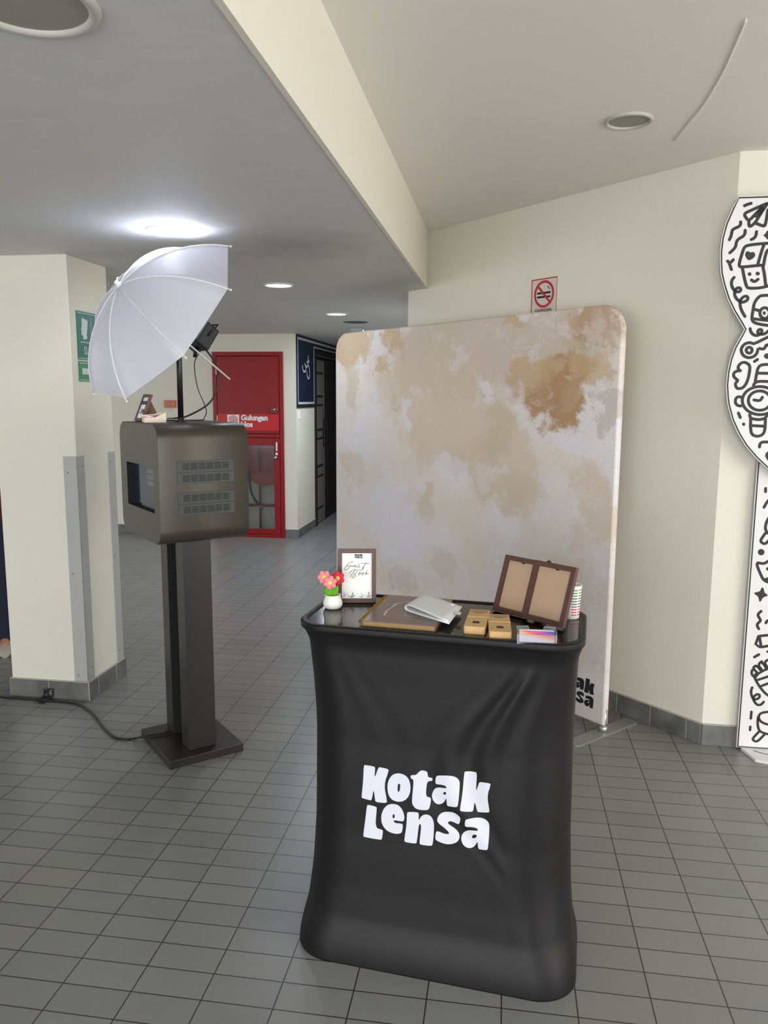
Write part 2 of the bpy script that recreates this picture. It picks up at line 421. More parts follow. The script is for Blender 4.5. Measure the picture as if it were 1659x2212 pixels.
# ---------------------------------------------------------------- hose-reel cabinet
RED = mat('red_enamel', (142, 14, 22), 0.32, noise=(3, 0.08), spec=0.35); REDD = mat('red_hose_drum', (150, 30, 40), 0.45)
RED2 = mat('sign_red', (196, 14, 20), 0.4)
MC = T(G(0, 0, 0)) @ GM; root = thing('hose_reel_cabinet', T(G((ca+cb)/2, QH, 0)) @ RZ(YA), 'tall red fire hose cabinet with a glazed lower door in the far white wall', 'cabinet')
PMc = T(G((ca+cb)/2, QH, 0)) @ RZ(YA)
f = MB(RED); e = 0.045
for a, b2 in (((ca, 0), (ca+e, cz)), ((cb-e, 0), (cb, cz)), ((ca+e, cz-e), (cb-e, cz)), ((ca+e, 0), (cb-e, 0.035)), ((ca+e, 1.15), (cb-e, 1.19))):
    f.box(GM, (a[0], QH-0.018, a[1]), (b2[0], QH+0.06, b2[1]), 0.003, 1)
f.build('frame', root, PMc)
d = MB(RED); d.box(GM, (ca+e+0.004, QH-0.012, 1.195), (cb-e-0.004, QH+0.012, cz-e-0.004), 0.003, 1)
SP = GM @ T((0, QH-0.0135, 0)) @ RX(PI/2)     # sign plane: x along wall, y up
d.use(RED2); d.box(GM, (ca+e+0.01, QH-0.0135, 1.23), (cb-e-0.01, QH-0.011, 1.415))
d.use(PAPER); d.flat(SP, [(ca+0.165, 1.275), (ca+0.305, 1.275), (ca+0.305, 1.405), (ca+0.165, 1.405)], 0.001)
d.use(RED2); spc = []
for i in range(90):
    a = i*0.25; r = 0.002+0.0028*a*0.88
    if r > 0.056: break
    spc.append((ca+0.235+r*math.cos(a), 1.34+r*math.sin(a)))
d.stroke(SP, spc, 0.0075, 0.0018, smooth=0)
d.use(PAPER); d.text(SP @ T((ca+0.325, 1.37, 0)), 'Gulungan', 0.083, 0.001, 0.0035, 'LEFT'); d.text(SP @ T((ca+0.325, 1.295, 0)), 'Hos', 0.083, 0.001, 0.0035, 'LEFT')
ud = d.build('upper_door', root, PMc)
kb = MB(mat('key_dish', (140, 30, 34), 0.3), STEEL); kb.lathe(GM @ T((cb-0.107, QH-0.012, 1.46)) @ RX(PI/2), [(0.045, 0), (0.043, 0.01), (0.03, 0.006), (0.001, 0.006)], 28)
kb.use(STEEL); kb.lathe(GM @ T((cb-0.107, QH-0.014, 1.465)) @ RX(PI/2), [(0.016, 0), (0.014, 0.02), (0.001, 0.022)], 20); kb.build('latch', ud, None)
bpy.data.objects['latch'].data.transform(PMc.inverted())
d = MB(RED); gx0, gx1, gz0, gz1 = ca+0.115, cb-0.12, 0.10, 1.06
for a, b2 in (((ca+e+0.004, 0.038), (gx0, 1.146)), ((gx1, 0.038), (cb-e-0.004, 1.146)), ((gx0, gz1), (gx1, 1.146)), ((gx0, 0.038), (gx1, gz0))):
    d.box(GM, (a[0], QH-0.012, a[1]), (b2[0], QH+0.012, b2[1]), 0.002, 1)
ld = d.build('glazed_door', root, PMc)
gl = MB(mat('cabinet_glass', (235, 240, 240), 0.05, trans=1.0, spec=0.5)); gl.box(GM, (gx0-0.005, QH-0.002, gz0-0.005), (gx1+0.005, QH+0.002, gz1+0.005)); gl.build('glass_pane', ld, PMc)
h = MB(PAPER); h.box(GM, (cb-0.092, QH-0.03, 1.0), (cb-0.078, QH-0.012, 1.10), 0.004); h.build('pull_handle', ld, PMc)
h = MB(STEEL); h.lathe(GM @ T((cb-0.1, QH-0.012, 0.925)) @ RX(PI/2), [(0.022, 0), (0.022, 0.02), (0.012, 0.03), (0.001, 0.031)], 20); h.build('lock', ld, PMc)
h = MB(PAPER); h.box(GM, (cb-0.10, QH-0.0135, 0.955), (cb-0.075, QH-0.0118, 0.98)); h.build('sticker', ld, PMc)
for z in (1.30, 1.85): h = MB(STEEL); h.box(GM, (ca+e-0.004, QH-0.02, z), (ca+e+0.006, QH-0.011, z+0.10), 0.002, 1); h.build('hinge', root, PMc)
# what is behind the glass
cxp, czp = cb-0.27, 0.86
hr = thing('hose_reel', GM @ T((cxp, QH+0.2, czp)), 'red drum hose reel behind the glass of the red cabinet', 'hose reel')
PMh = GM @ T((cxp, QH+0.2, czp))
for yy in (-0.09, 0.09):
    q = MB(REDD); q.lathe(GM @ T((cxp, QH+0.2+yy, czp)) @ RX(PI/2), [(0.27, -0.004), (0.272, 0.0), (0.27, 0.006), (0.255, 0.006), (0.25, 0.002), (0.06, 0.002), (0.05, 0.02), (0.001, 0.022)], 48); q.build('drum_disc', hr, PMh)
q = MB(BLACK); 
for i in range(4): q.lathe(GM @ T((cxp, QH+0.14+i*0.04, czp)) @ RX(PI/2), [(0.17, -0.019), (0.188, -0.012), (0.192, 0), (0.188, 0.012), (0.17, 0.019)], 40)
q.tube(catmull([GM @ Vector(p) for p in ((cxp-0.19, QH+0.12, czp-0.05), (cxp-0.17, QH+0.1, 0.55), (cxp-0.12, QH+0.09, 0.43), (cxp-0.06, QH+0.09, 0.36))]), 0.014, 10); q.build('hose', hr, PMh)
q = MB(STEEL); q.tube([GM @ Vector((cxp-0.06, QH+0.09, 0.36)), GM @ Vector((cxp-0.03, QH+0.09, 0.31))], [0.013, 0.006]); q.build('nozzle', hr, PMh)
q = MB(REDD); q.tube([G(cxp-0.12, QH+0.3, 0.0), G(cxp-0.12, QH+0.3, 0.9)], 0.014); q.tube([G(ca+0.02, QH+0.3, 0.33), G(cb-0.02, QH+0.3, 0.33)], 0.016)
tag(q.build('water_pipe'), 'thin red cross of water pipes low inside the glazed cabinet', 'pipe')
q = MB(mat('deep_red', (120, 10, 16), 0.5)); q.box(GM, (ca+0.03, QH+0.03, 0.75), (cxp-0.05, QH+0.08, 1.12), 0.004); tag(q.build('equipment_box'), 'deep red box at the upper left behind the cabinet glass', 'box')
# orange break-glass unit
OR = mat('orange_plastic', (214, 96, 40), 0.4)
po = (-4.484+0.691); r = thing('alarm_call_point', GM @ T((po, QH, 1.52)), 'orange alarm box on the far white wall left of the black pole', 'alarm'); PMo = GM @ T((po, QH, 1.52))
b = MB(OR); b.box(PMo, (-0.065, -0.04, -0.042), (0.065, 0, 0.042), 0.006); b.build('housing', r, PMo)
b = MB(mat('window_grey', (80, 84, 90), 0.3)); b.box(PMo, (-0.03, -0.0425, -0.02), (0.015, -0.039, 0.022), 0.001, 1); b.use(mat('window_band', (130, 170, 190), 0.4)); b.box(PMo, (-0.025, -0.0432, -0.002), (0.01, -0.0424, 0.006)); b.build('window', r, PMo)

# ---------------------------------------------------------------- corridor sign and door
NAVY = mat('navy_paint', (18, 28, 52), 0.5); WLINE = mat('white_line', (190, 192, 196), 0.6); DKB = mat('near_black_frame', (22, 20, 24), 0.5)
LM = GM @ T((PC, QH, 0)) @ RZ(PI/2) @ RX(PI/2)      # x = along corridor, y = up, z = into corridor
r = thing('prayer_room_sign', GM @ T((PC, QH, 1.5)), 'navy painted signboard with white border and script around the corridor doorway', 'sign'); PMs = GM @ T((PC, QH, 1.5))
b = MB(NAVY); b.box(LM, (0.0, 1.505, 0), (0.83, H1-0.002, 0.012)); b.box(LM, (0.83, 2.19, 0), (2.9, H1-0.002, 0.012))
b.use(BLACKM); b.box(LM, (0.0, 1.485, 0), (0.83, 1.505, 0.014)); b.build('board', r, PMs)
b = MB(WLINE)
def lbar(x0, y0, x1, y1): b.box(LM, (x0, y0, 0.012), (x1, y1, 0.0135))
lbar(0.03, 1.525, 0.045, 2.255); lbar(0.03, 1.525, 0.80, 1.55); lbar(0.78, 1.525, 0.80, 2.20); lbar(0.03, 2.245, 2.9, 2.27); lbar(0.78, 2.195, 2.9, 2.21)
nrm = Vector(GA)
def sp(px, py):
    P = onplane(440+px*0.1989, 740+py*0.1989, G(PC, QH), nrm); return (P.dot(GB)-QH, P.z)
for L in ([(1060,255),(1065,300),(1080,322),(1100,300),(1095,255),(1085,230)], [(1095,255),(1110,270),(1120,240),(1125,205),(1108,212)],
          [(1125,145),(1118,185),(1138,200),(1115,228),(1130,260),(1138,300),(1140,370),(1125,398),(1112,370),(1108,320)]):
    b.stroke(LM, [sp(*p) for p in L], 0.022, 0.0138)
b.build('lettering', r, PMs)
DW = mat('grey_brown_door', (118, 112, 104), 0.55, noise=(20, 0.1)); DWS = mat('door_groove', (30, 27, 27), 0.7); DD = mat('dark_door', (34, 30, 33), 0.55)
d1 = thing('door_1', GM @ T((PC, QH+0.86, 0)), 'dark double door', 'door'); del d1['label']; del d1['category']; d1['kind'] = 'structure'; PMd = GM @ T((PC, QH+0.86, 0))
b = MB(DKB); b.box(LM, (0.84, 0, -0.10), (0.90, 2.19, 0.02)); b.box(LM, (2.70, 0, -0.10), (2.76, 2.19, 0.02)); b.box(LM, (0.90, 2.12, -0.10), (2.70, 2.19, 0.02)); b.box(LM, (0.90, 2.055, -0.10), (2.70, 2.13, -0.03)); b.box(LM, (0.86, 0, -0.125), (2.74, 2.19, -0.10));  # last two boxes are added backing that keeps outside light from showing through
b.use(mat('pale_lintel', (66, 64, 62), 0.8)); b.box(LM, (0.90, 2.06, -0.03), (2.70, 2.072, -0.012)); b.box(LM, (0.90, 2.10, -0.02), (2.70, 2.12, 0.024)); b.build('door_frame', d1, PMd)
def leaf(x0, x1, m_, nm):
    b = MB(m_); b.box(LM, (x0, 0.01, -0.06), (x1, 2.06, -0.015), 0.002, 1)
    for z0, z1 in ((0.18, 0.62), (0.72, 1.10), (1.18, 1.52), (1.60, 1.92)):
        b.use(DWS); b.box(LM, (x0+0.09, z0, -0.016), (x1-0.09, z1, -0.0135))
        b.use(m_); b.box(LM, (x0+0.12, z0+0.03, -0.016), (x1-0.12, z1-0.03, -0.008), 0.004, 1)
    return b.build(nm, d1, PMd)
l1 = leaf(0.905, 1.46, DW, 'door_leaf'); leaf(1.465, 2.08, DD, 'door_leaf'); leaf(2.085, 2.695, DD, 'door_leaf')
h = MB(BLACKM); h.tube([LM @ v for v in catmull([Vector((1.36, 1.0, -0.01)), Vector((1.36, 1.03, 0.03)), Vector((1.36, 1.1, 0.045)), Vector((1.36, 1.2, 0.045)), Vector((1.36, 1.27, 0.03)), Vector((1.36, 1.3, -0.01))], 5)], 0.011, 8)
h.box(LM, (1.335, 0.96, -0.015), (1.385, 1.34, -0.005), 0.002, 1); h.build('door_handle', l1, PMd)
b = MB(PAPER); b.box(LM, (0.07, 1.36, 0), (0.12, 1.45, 0.01), 0.003); tag(b.build('light_switch'), 'small white switch on the pale wall under the navy signboard', 'switch')
b = MB(mat('door_mat', (34, 34, 40), 0.95, bump=(300, 0.5))); b.box(GM, (PC+0.35, QH+2.2, 0), (PC+0.95, QH+2.75, 0.012), 0.004); tag(b.build('door_mat'), 'dark mat on the corridor floor by the dark door', 'mat')

# ---------------------------------------------------------------- pillar sign
GREEN = mat('sign_green', (10, 104, 84), 0.4); GREEN2 = mat('sign_leaf_green', (46, 128, 84), 0.4); SW = mat('sign_white', (196, 206, 204), 0.5)
SM = GM @ T((px1, qy0, 0)) @ RZ(PI/2) @ RX(PI/2)
def q2(px, py):
    P = onplane(150+px*0.0859, 650+py*0.0859, G(px1, qy0), nrm); return (P.dot(GB)-qy0, P.z)
PMg = T(G(px1, qy0, 1.78)); r = thing('surau_sign', PMg, 'green sign with white silhouettes on the right face of the white pillar', 'sign')
x0, x1 = 0.064, 0.288
b = MB(GREEN); b.box(SM, (x0, 1.792, 0), (x1, 2.036, 0.004))
b.use(SW)
for a in (((x0+0.006, 2.026), (x1-0.006, 2.029)), ((x0+0.006, 1.798), (x1-0.006, 1.801))): b.box(SM, (a[0][0], a[0][1], 0.004), (a[1][0], a[1][1], 0.0046))
b.flat(SM, [q2(*p) for p in ((285,430),(320,440),(440,505),(428,700),(415,850),(425,950),(375,972),(325,955),(325,865),(285,850),(285,740),(270,715),(285,680))][::-1], 0.0046)
xx = [q2(*p) for p in ((285,430),(320,440),(440,505),(428,700),(415,850),(425,950),(375,972),(325,955),(325,865),(285,850),(285,740),(270,715),(285,680))]
sh = q2(610, 600)[0]-q2(285, 600)[0]
b.flat(SM, [(p[0]+sh, p[1]-0.004) for p in xx][::-1], 0.0046)
a, c2 = q2(510, 430), q2(545, 960); b.box(SM, (a[0]-0.0012, c2[1], 0.004), (a[0]+0.0012, a[1], 0.0046))
a = q2(265, 1030); b.box(SM, (a[0], a[1]-0.002, 0.004), (x1-0.02, a[1]+0.002, 0.0046))
a = q2(350, 1260); b.text(SM @ T((a[0], a[1], 0)), 'SURAU', 0.058, 0.0046, 0.0, 'LEFT', sx=0.82); b.build('upper_panel', r, PMg)
b = MB(GREEN2); b.box(SM, (x0, 1.682, 0), (x1, 1.785, 0.004)); b.use(SW); b.box(SM, (x0+0.006, 1.774, 0.004), (x1-0.006, 1.777, 0.0046)); b.box(SM, (x0+0.006, 1.688, 0.004), (x1-0.006, 1.691, 0.0046))
a = q2(305, 1730); b.box(SM, (a[0], 1.718, 0.004), (x1-0.04, 1.75, 0.0046)); b.build('lower_panel', r, PMg)

# ---------------------------------------------------------------- no smoking sign on the diagonal wall
A = G(0.955, QD0); B = G(PE, QD1); dw = (B-A).normalized(); nw = Vector((dw.y, -dw.x, 0)); nw = nw if nw.y < 0 else -nw
# frame seen from the room: x to the right (towards A), y up, z out of the wall
NM = Matrix(((-dw.x, 0, nw.x, A.x), (-dw.y, 0, nw.y, A.y), (0, 1, 0, 0), (0, 0, 0, 1)))
def q3(px, py):
    P = onplane(1120+px*0.07233, 580+py*0.07233, A, nw); return (-(P-A).dot(dw), P.z)
a, b_ = q3(415, 345), q3(1180, 235); X0, X1, Z1, Z0 = a[0], b_[0], (a[1]+b_[1])/2, 1.97
PMn = T(NM @ Vector(((X0+X1)/2, (Z0+Z1)/2, 0))); r = thing('no_smoking_sign', PMn, 'white no smoking sign with red ring on the cream wall above the backdrop', 'sign')
b = MB(mat('sign_board', (206, 196, 188), 0.4)); b.box(NM, (X0, Z0, 0), (X1, Z1, 0.004)); 
b.use(mat('sign_ring_red', (176, 24, 34), 0.4))
for u in (((X0, Z0), (X0+0.006, Z1)), ((X1-0.003, Z0), (X1, Z1)), ((X0, Z1-0.006), (X1, Z1)), ((X0, Z0), (X1, Z0+0.006))): b.box(NM, (*u[0], 0.004), (*u[1], 0.0045))
cc = q3(780, 765); ra = abs(q3(780, 395)[1]-q3(780, 1135)[1])/2
rx_ = (q3(1050, 700)[0]-q3(510, 800)[0])/2
b.stroke(NM, [(cc[0]+rx_*math.cos(2*PI*k/40), cc[1]+ra*math.sin(2*PI*k/40)) for k in range(40)], 0.0135, 0.0052, closed=True, smooth=0)
b.stroke(NM, [q3(605, 545), q3(950, 990)], 0.0125, 0.0053, smooth=0)
b.use(INK)
for L, w_ in (([(590, 755), (960, 705)], 0.011), ([(590, 870), (900, 835)], 0.011), ([(925, 835), (960, 828)], 0.009), ([(890, 525), (925, 570), (950, 600)], 0.005)): b.stroke(NM, [q3(*p) for p in L], w_, 0.0048, smooth=0)
t = q3(755, 1255); b.text(NM @ T((t[0], t[1], 0)), 'KAWASAN', 0.026, 0.0048, 0.0004, sx=0.92); b.build('panel', r, PMn)

# ---------------------------------------------------------------- doodle cut-out standee
QF = 3.652; QHD = 3.60
CARD = mat('white_board', (222, 221, 219), 0.5); DOOD = mat('doodle_black', (38, 36, 38), 0.6); EDGE = mat('board_edge', (176, 174, 170), 0.6)
def dplane(q): return GM @ T((0, q, 0)) @ RX(PI/2)
def dpx(q, s_, ox, oy):
    def fn(p):
        P = onplane(ox+p[0]*s_, oy+p[1]*s_, G(0, q), Vector(GB)); return (P.dot(GA), P.z)
    return fn
PMk = T(G(1.43, QF, 0)); root = thing('doodle_photo_standee', PMk, 'white cut-out board covered in black doodles against the wall at the right edge', 'standee')
e0 = dpx(QF, 1, 0, 0); tl = e0((1628, 1000)); bl = e0((1597, 1619)); pl = (tl[0]+bl[0])/2; pr_ = 1.74
b = MB(CARD); b.use(EDGE); b.box(GM, (pl, QF, 0.012), (pr_, QD0-0.012, 1.62)); b.use(CARD); b.box(GM, (pl, QF-0.002, 0.012), (pr_, QF, 1.62))
CM = dplane(QF-0.0024)
b.use(DOOD); b.stroke(CM, [(pl+0.006, 0.016), (pl+0.006, 1.6)], 0.006, 0.0, smooth=0); b.stroke(CM, [(pl+0.006, 0.016), (pr_-0.006, 0.016)], 0.005, 0.0, smooth=0); b.stroke(CM, [(pr_-0.006, 0.016), (pr_-0.006, 1.6)], 0.006, 0.0, smooth=0)
g6, g7, g8 = dpx(QF-0.0024, 80/885, 1579, 1040), dpx(QF-0.0024, 80/885, 1579, 1230), dpx(QF-0.0024, 80/769, 1579, 1420)
W1 = 0.0125
def SK(b, M_, g, L, w_=W1, closed=False, sm=2): b.stroke(M_, [g(p) for p in L], w_, 0.0, closed, sm)
def BL(b, M_, g, L, sm=2):
    P = smoothpoly([g(p) for p in L], sm); b.flat(M_, P, 0.0003)
def mirror_doodles(b, xc, z0=-9, z1=9):
    """the far half of the board carries the same kind of drawings"""
    k = b.mats.index(DOOD); GI = GM.inverted()
    for f_ in list(b.bm.faces):
        if f_.material_index != k: continue
        P = [GI @ v.co for v in f_.verts]
        if max(v.x for v in P) > xc-0.02 or max(v.z for v in P)-min(v.z for v in P) > 0.3: continue
        q_ = b.bm.faces.new([b.bm.verts.new(GM @ Vector((2*xc-v.x, v.y-0.0001, v.z))) for v in reversed(P)]); q_.material_index = k
def CIRC(g, cx_, cy_, r1, r2=None, n=20): return [(cx_+r1*math.cos(2*PI*k/n), cy_+(r2 or r1)*math.sin(2*PI*k/n)) for k in range(n)]
SK(b, CM, g6, [(828, 165), (826, 245)]); SK(b, CM, g6, [(790, 620), (830, 540), (890, 455), (960, 400)])
SK(b, CM, g6, [(1200, 1230), (900, 1270), (830, 1170), (820, 1090), (850, 960), (920, 840), (1100, 760)]); SK(b, CM, g6, [(820, 1240), (745, 1345), (705, 1415), (740, 1470), (810, 1495), (860, 1460), (930, 1380)])
BL(b, CM, g6, CIRC(g6, 722, 1690, 80, 76))
SK(b, CM, g6, [(960, 1860), (880, 1910), (800, 1965), (700, 1955), (640, 1940), (620, 1970), (640, 2060), (700, 2200), (760, 2330), (830, 2390), (1000, 2440)], sm=2); BL(b, CM, g6, CIRC(g6, 880, 2090, 42))
BL(b, CM, g7, [(750, 425), (785, 460), (800, 560), (875, 600), (870, 640), (780, 660), (735, 720), (715, 770), (670, 765), (665, 690), (630, 630), (560, 590), (560, 550), (620, 545), (700, 520), (720, 450)][::-1], 1)
BL(b, CM, g7, [(800, 215), (900, 180), (1000, 200), (1000, 330), (880, 310)], 0)
SK(b, CM, g7, [(720, 1000), (650, 1060), (645, 1110), (705, 1200), (700, 1240), (630, 1300), (625, 1350), (665, 1420)])
SK(b, CM, g7, [(835, 1280), (860, 1230), (900, 1220), (960, 1270)]); SK(b, CM, g7, [(1100, 1550), (700, 1590), (660, 1590), (590, 1790), (680, 1850), (740, 1855), (1100, 1790)], sm=0); SK(b, CM, g7, [(680, 1600), (720, 1845)], sm=0)
SK(b, CM, g7, [(560, 2095), (665, 2035)]); BL(b, CM, g7, CIRC(g7, 880, 1965, 36, 30))
W8 = 0.0115
for L in ([(640, 85), (590, 120), (575, 170), (640, 260)], [(515, 175), (470, 200), (470, 240), (545, 320)], [(455, 255), (425, 290), (440, 380), (500, 395), (510, 350)], [(760, 55), (720, 80), (700, 120), (750, 200)],
          [(515, 175), (560, 200), (610, 260)], [(640, 110), (690, 150), (720, 210)], [(520, 400), (560, 340), (700, 260), (900, 190)], [(545, 470), (680, 430), (900, 350)], [(620, 600), (720, 560), (900, 500)],
          [(480, 400), (560, 560), (680, 720), (780, 800), (900, 850)], [(440, 625), (410, 720), (450, 860), (520, 880), (600, 830), (590, 770), (530, 765), (460, 830), (470, 900), (540, 990), (620, 990), (680, 925)],
          [(425, 1130), (412, 1270)], [(402, 1440), (395, 1510)], [(900, 1130), (700, 1135), (600, 1170), (570, 1240), (600, 1320), (700, 1380), (900, 1420)], [(565, 1240), (550, 1350), (570, 1500), (650, 1570), (900, 1620)]):
    SK(b, CM, g8, L, W8)
SK(b, CM, g8, [(570, 1555), (445, 1690), (470, 1730), (545, 1755), (700, 1600)], W8, sm=1)
mirror_doodles(b, (pl+pr_)/2); b.build('column_panel', root, PMk)
# head
gh = [dpx(QHD, 109/1507, 1550, y) for y in (410, 570, 720, 860)]
out = [gh[0](p) for p in ((650, 190), (430, 560), (240, 1000), (120, 1430), (70, 1850), (70, 2150))] + [gh[1](p) for p in ((75, 60), (90, 300), (170, 640), (300, 1050), (480, 1430), (660, 1720), (800, 1960))] + \
      [gh[2](p) for p in ((690, 80), (500, 420), (370, 780), (285, 1180), (250, 1560), (270, 1900))] + [gh[3](p) for p in ((300, 200), (420, 650), (600, 1050), (830, 1430), (1130, 1780), (1420, 2060), (1507, 2130))]
pc_ = 1.43
mir = [(2*pc_-x, z) for x, z in out]
poly = out + [(out[-1][0]+0.07, out[-1][1]-0.045)] + [(mir[-1][0]-0.07, mir[-1][1]-0.045)] + mir[::-1]
HM = dplane(QHD)
b = MB(CARD); b.use(EDGE); b.prism(HM, poly[::-1] if False else poly, -0.016, -0.0006); b.use(CARD)
area2 = sum(poly[i][0]*poly[(i+1) % len(poly)][1]-poly[(i+1) % len(poly)][0]*poly[i][1] for i in range(len(poly)))
b.flat(HM, poly, 0.0)
cen = Vector((pc_, 2.0)); DM = dplane(QHD-0.0008)
ins = []
npz = len(poly)
for i in range(npz):
    a_, c_ = Vector(poly[i-1]), Vector(poly[(i+1) % npz]); d_ = (c_-a_).normalized(); n_ = Vector((-d_.y, d_.x))*(1 if area2 > 0 else -1)
    ins.append(Vector(poly[i])+n_*0.0065)
b.use(DOOD); b.stroke(DM, [(v_.x, v_.y) for v_ in ins], 0.006, 0.0, closed=True, smooth=0)
A0, A1, A2, A3 = [dpx(QHD-0.0008, 109/1507, 1550, y) for y in (410, 570, 720, 860)]
def S0(L, **k): SK(b, DM, A0, L, **k)
def S1(L, **k): SK(b, DM, A1, L, **k)
def S2(L, **k): SK(b, DM, A2, L, **k)
def S3(L, **k): SK(b, DM, A3, L, **k)
S0([(810, 475), (880, 440), (1000, 405)])
S0([(1507, 410), (1440, 420), (1100, 570), (850, 680), (800, 740), (860, 850), (940, 930), (1200, 650), (1460, 420)], sm=1); S0([(940, 930), (935, 1060), (970, 1110), (1120, 990), (1300, 700), (1470, 440)], sm=1); S0([(1120, 990), (1380, 1090), (1430, 1060), (1507, 600)], sm=1); S0([(1150, 760), (1230, 700), (1400, 470)], sm=0, w_=0.02)
S0([(690, 960), (690, 1040), (640, 1100), (470, 1170), (430, 1230), (410, 1380), (355, 1490)]); S0([(825, 1210), (825, 1300), (770, 1390), (620, 1470), (560, 1560), (545, 1700), (470, 1790), (370, 1880)]); S0([(1165, 1250), (1150, 1370), (1090, 1450), (1010, 1485)])
BL(b, DM, A0, [(1520, 1210), (1470, 1230), (1430, 1310), (1360, 1360), (1430, 1410), (1480, 1480), (1540, 1480), (1640, 1420), (1640, 1280)][::-1], 1)
S0([(1700, 1590), (1400, 1600), (920, 1650), (800, 1710), (750, 1850), (650, 2180), (650, 2290), (730, 2310), (1300, 2250)], sm=1); S0([(1400, 1610), (1310, 1850), (1200, 2240)], sm=1); S0([(1500, 1800), (1440, 1900), (1370, 2270)], sm=1)
BL(b, DM, A0, [(830, 1900), (860, 1840), (920, 1830), (985, 1880), (1050, 1850), (1110, 1880), (1130, 1960), (1080, 2040), (930, 2120), (860, 2040), (825, 1960)][::-1], 1)
S0([(300, 2130), (380, 2190), (470, 2090)]); S1([(350, -20), (380, 60), (415, 170)])
S1([(740, 110), (800, 420), (860, 660), (920, 730), (1200, 725), (1420, 690), (1600, 620)], sm=1); S1([(1350, 60), (1400, 300), (1440, 640)], sm=1)
BL(b, DM, A1, CIRC(A1, 957, 305, 56)); BL(b, DM, A1, CIRC(A1, 1200, 290, 64, 58)); S1([(1015, 480), (1070, 525), (1130, 525), (1210, 460)])
S1([(495, 405), (430, 480), (410, 600), (450, 730), (540, 830), (660, 840), (710, 760), (640, 700), (540, 750), (505, 860), (520, 970), (600, 1080), (740, 1160), (880, 1100), (920, 1020), (860, 950), (740, 1000), (665, 1130), (680, 1290), (740, 1440), (820, 1570)])
S1([(1700, 940), (1380, 940), (1260, 960), (1150, 1080), (1090, 1200), (1070, 1330), (1030, 1560), (1030, 1690), (1120, 1770), (1400, 1830), (1700, 1850)], sm=1); S1([(1080, 1350), (1250, 1400)]); S1([(1060, 1640), (1400, 1680), (1700, 1700)], sm=0)
S1(CIRC(A1, 1410, 1470, 145, 160), closed=True, sm=0); BL(b, DM, A1, CIRC(A1, 1395, 1470, 45, 58))
S1([(975, 1935), (990, 2030), (1080, 2130), (1200, 2145), (1320, 2060), (1330, 1980), (1270, 1950), (1200, 1990), (1210, 2080), (1300, 2110), (1420, 2090), (1560, 1970)])
S2([(1700, 20), (1507, 110), (1090, 320), (1020, 290), (940, 275), (800, 320), (710, 440), (710, 560), (780, 680), (940, 740), (1100, 690), (1190, 580), (1210, 440), (1380, 480), (1430, 400), (1470, 330), (1560, 380)], sm=1)
S2(CIRC(A2, 945, 505, 88), closed=True, sm=0); S2([(1105, 840), (1195, 780)]); BL(b, DM, A2, CIRC(A2, 1500, 680, 115, 85))
S2([(660, 1120), (600, 1010), (690, 890), (800, 860), (900, 900), (965, 970), (965, 1100), (920, 1350), (840, 1540), (740, 1640), (600, 1660), (540, 1580), (535, 1490), (620, 1410), (560, 1370), (480, 1290), (480, 1190), (560, 1130), (660, 1120), (685, 1115)], sm=1)
S2([(1700, 930), (1380, 930), (1270, 960), (1200, 1050), (1170, 1200), (1130, 1420)], sm=1); S2([(1190, 1190), (1700, 1200)], sm=0); S2([(1700, 1450), (1300, 1430), (1160, 1450), (1080, 1520), (1080, 1590)], sm=1)
S2(CIRC(A2, 1270, 2010, 530, 420, 36), closed=True, sm=0); S2(CIRC(A2, 1260, 2010, 340, 290, 30), closed=True, sm=0); S2([(1090, 1990), (1270, 2020), (1340, 1910)], sm=1)
S2([(740, 1910), (600, 1890), (540, 1960), (530, 2080), (600, 2160), (700, 2170)], sm=1)
S3([(625, 445), (680, 580)]); BL(b, DM, A3, CIRC(A3, 780, 780, 48, 52))
S3([(960, 500), (985, 600), (1150, 640), (1300, 640), (1420, 600), (1480, 520)], sm=1); S3([(990, 600), (985, 900), (1020, 1090), (1180, 1150), (1350, 1100), (1420, 950), (1430, 600)], sm=1); S3([(1020, 820), (1400, 840)], sm=0)
S3([(1255, 1460), (1265, 1370), (1330, 1310), (1507, 1310), (1650, 1330)], sm=1); S3([(1560, 1600), (1450, 1690), (1507, 1800), (1600, 1900)], sm=1)
mirror_doodles(b, pc_); b.build('head_panel', root, PMk)
b = MB(CARD); M_ = GM
b.prism(GM, [(pl+0.02, QF-0.004), (pl+0.05, QF-0.12), (pr_-0.05, QF-0.30), (pr_-0.02, QF-0.004)][::-1], 0.0, 0.012)
b.use(DOOD); b.stroke(GM, [(pl+0.07, QF-0.03), (pl+0.11, QF-0.06), (pl+0.16, QF-0.06), (pl+0.22, QF-0.10)], 0.006, 0.0125); b.build('base_board', root, PMk)
b = MB(PAPER); P_ = onz(1378, 1544, 0.0); b.flat(T((P_.x, P_.y, 0.003)) @ RZ(0.6), [(-0.02, -0.006), (0.015, -0.01), (0.022, 0.004), (-0.008, 0.009)], 0); b.box(T((P_.x, P_.y, 0)) @ RZ(0.6), (-0.012, -0.005, 0), (0.012, 0.004, 0.003)); tag(b.build('paper_scrap'), 'tiny white paper scrap on the floor by the dark skirting right of the backdrop', 'paper scrap')
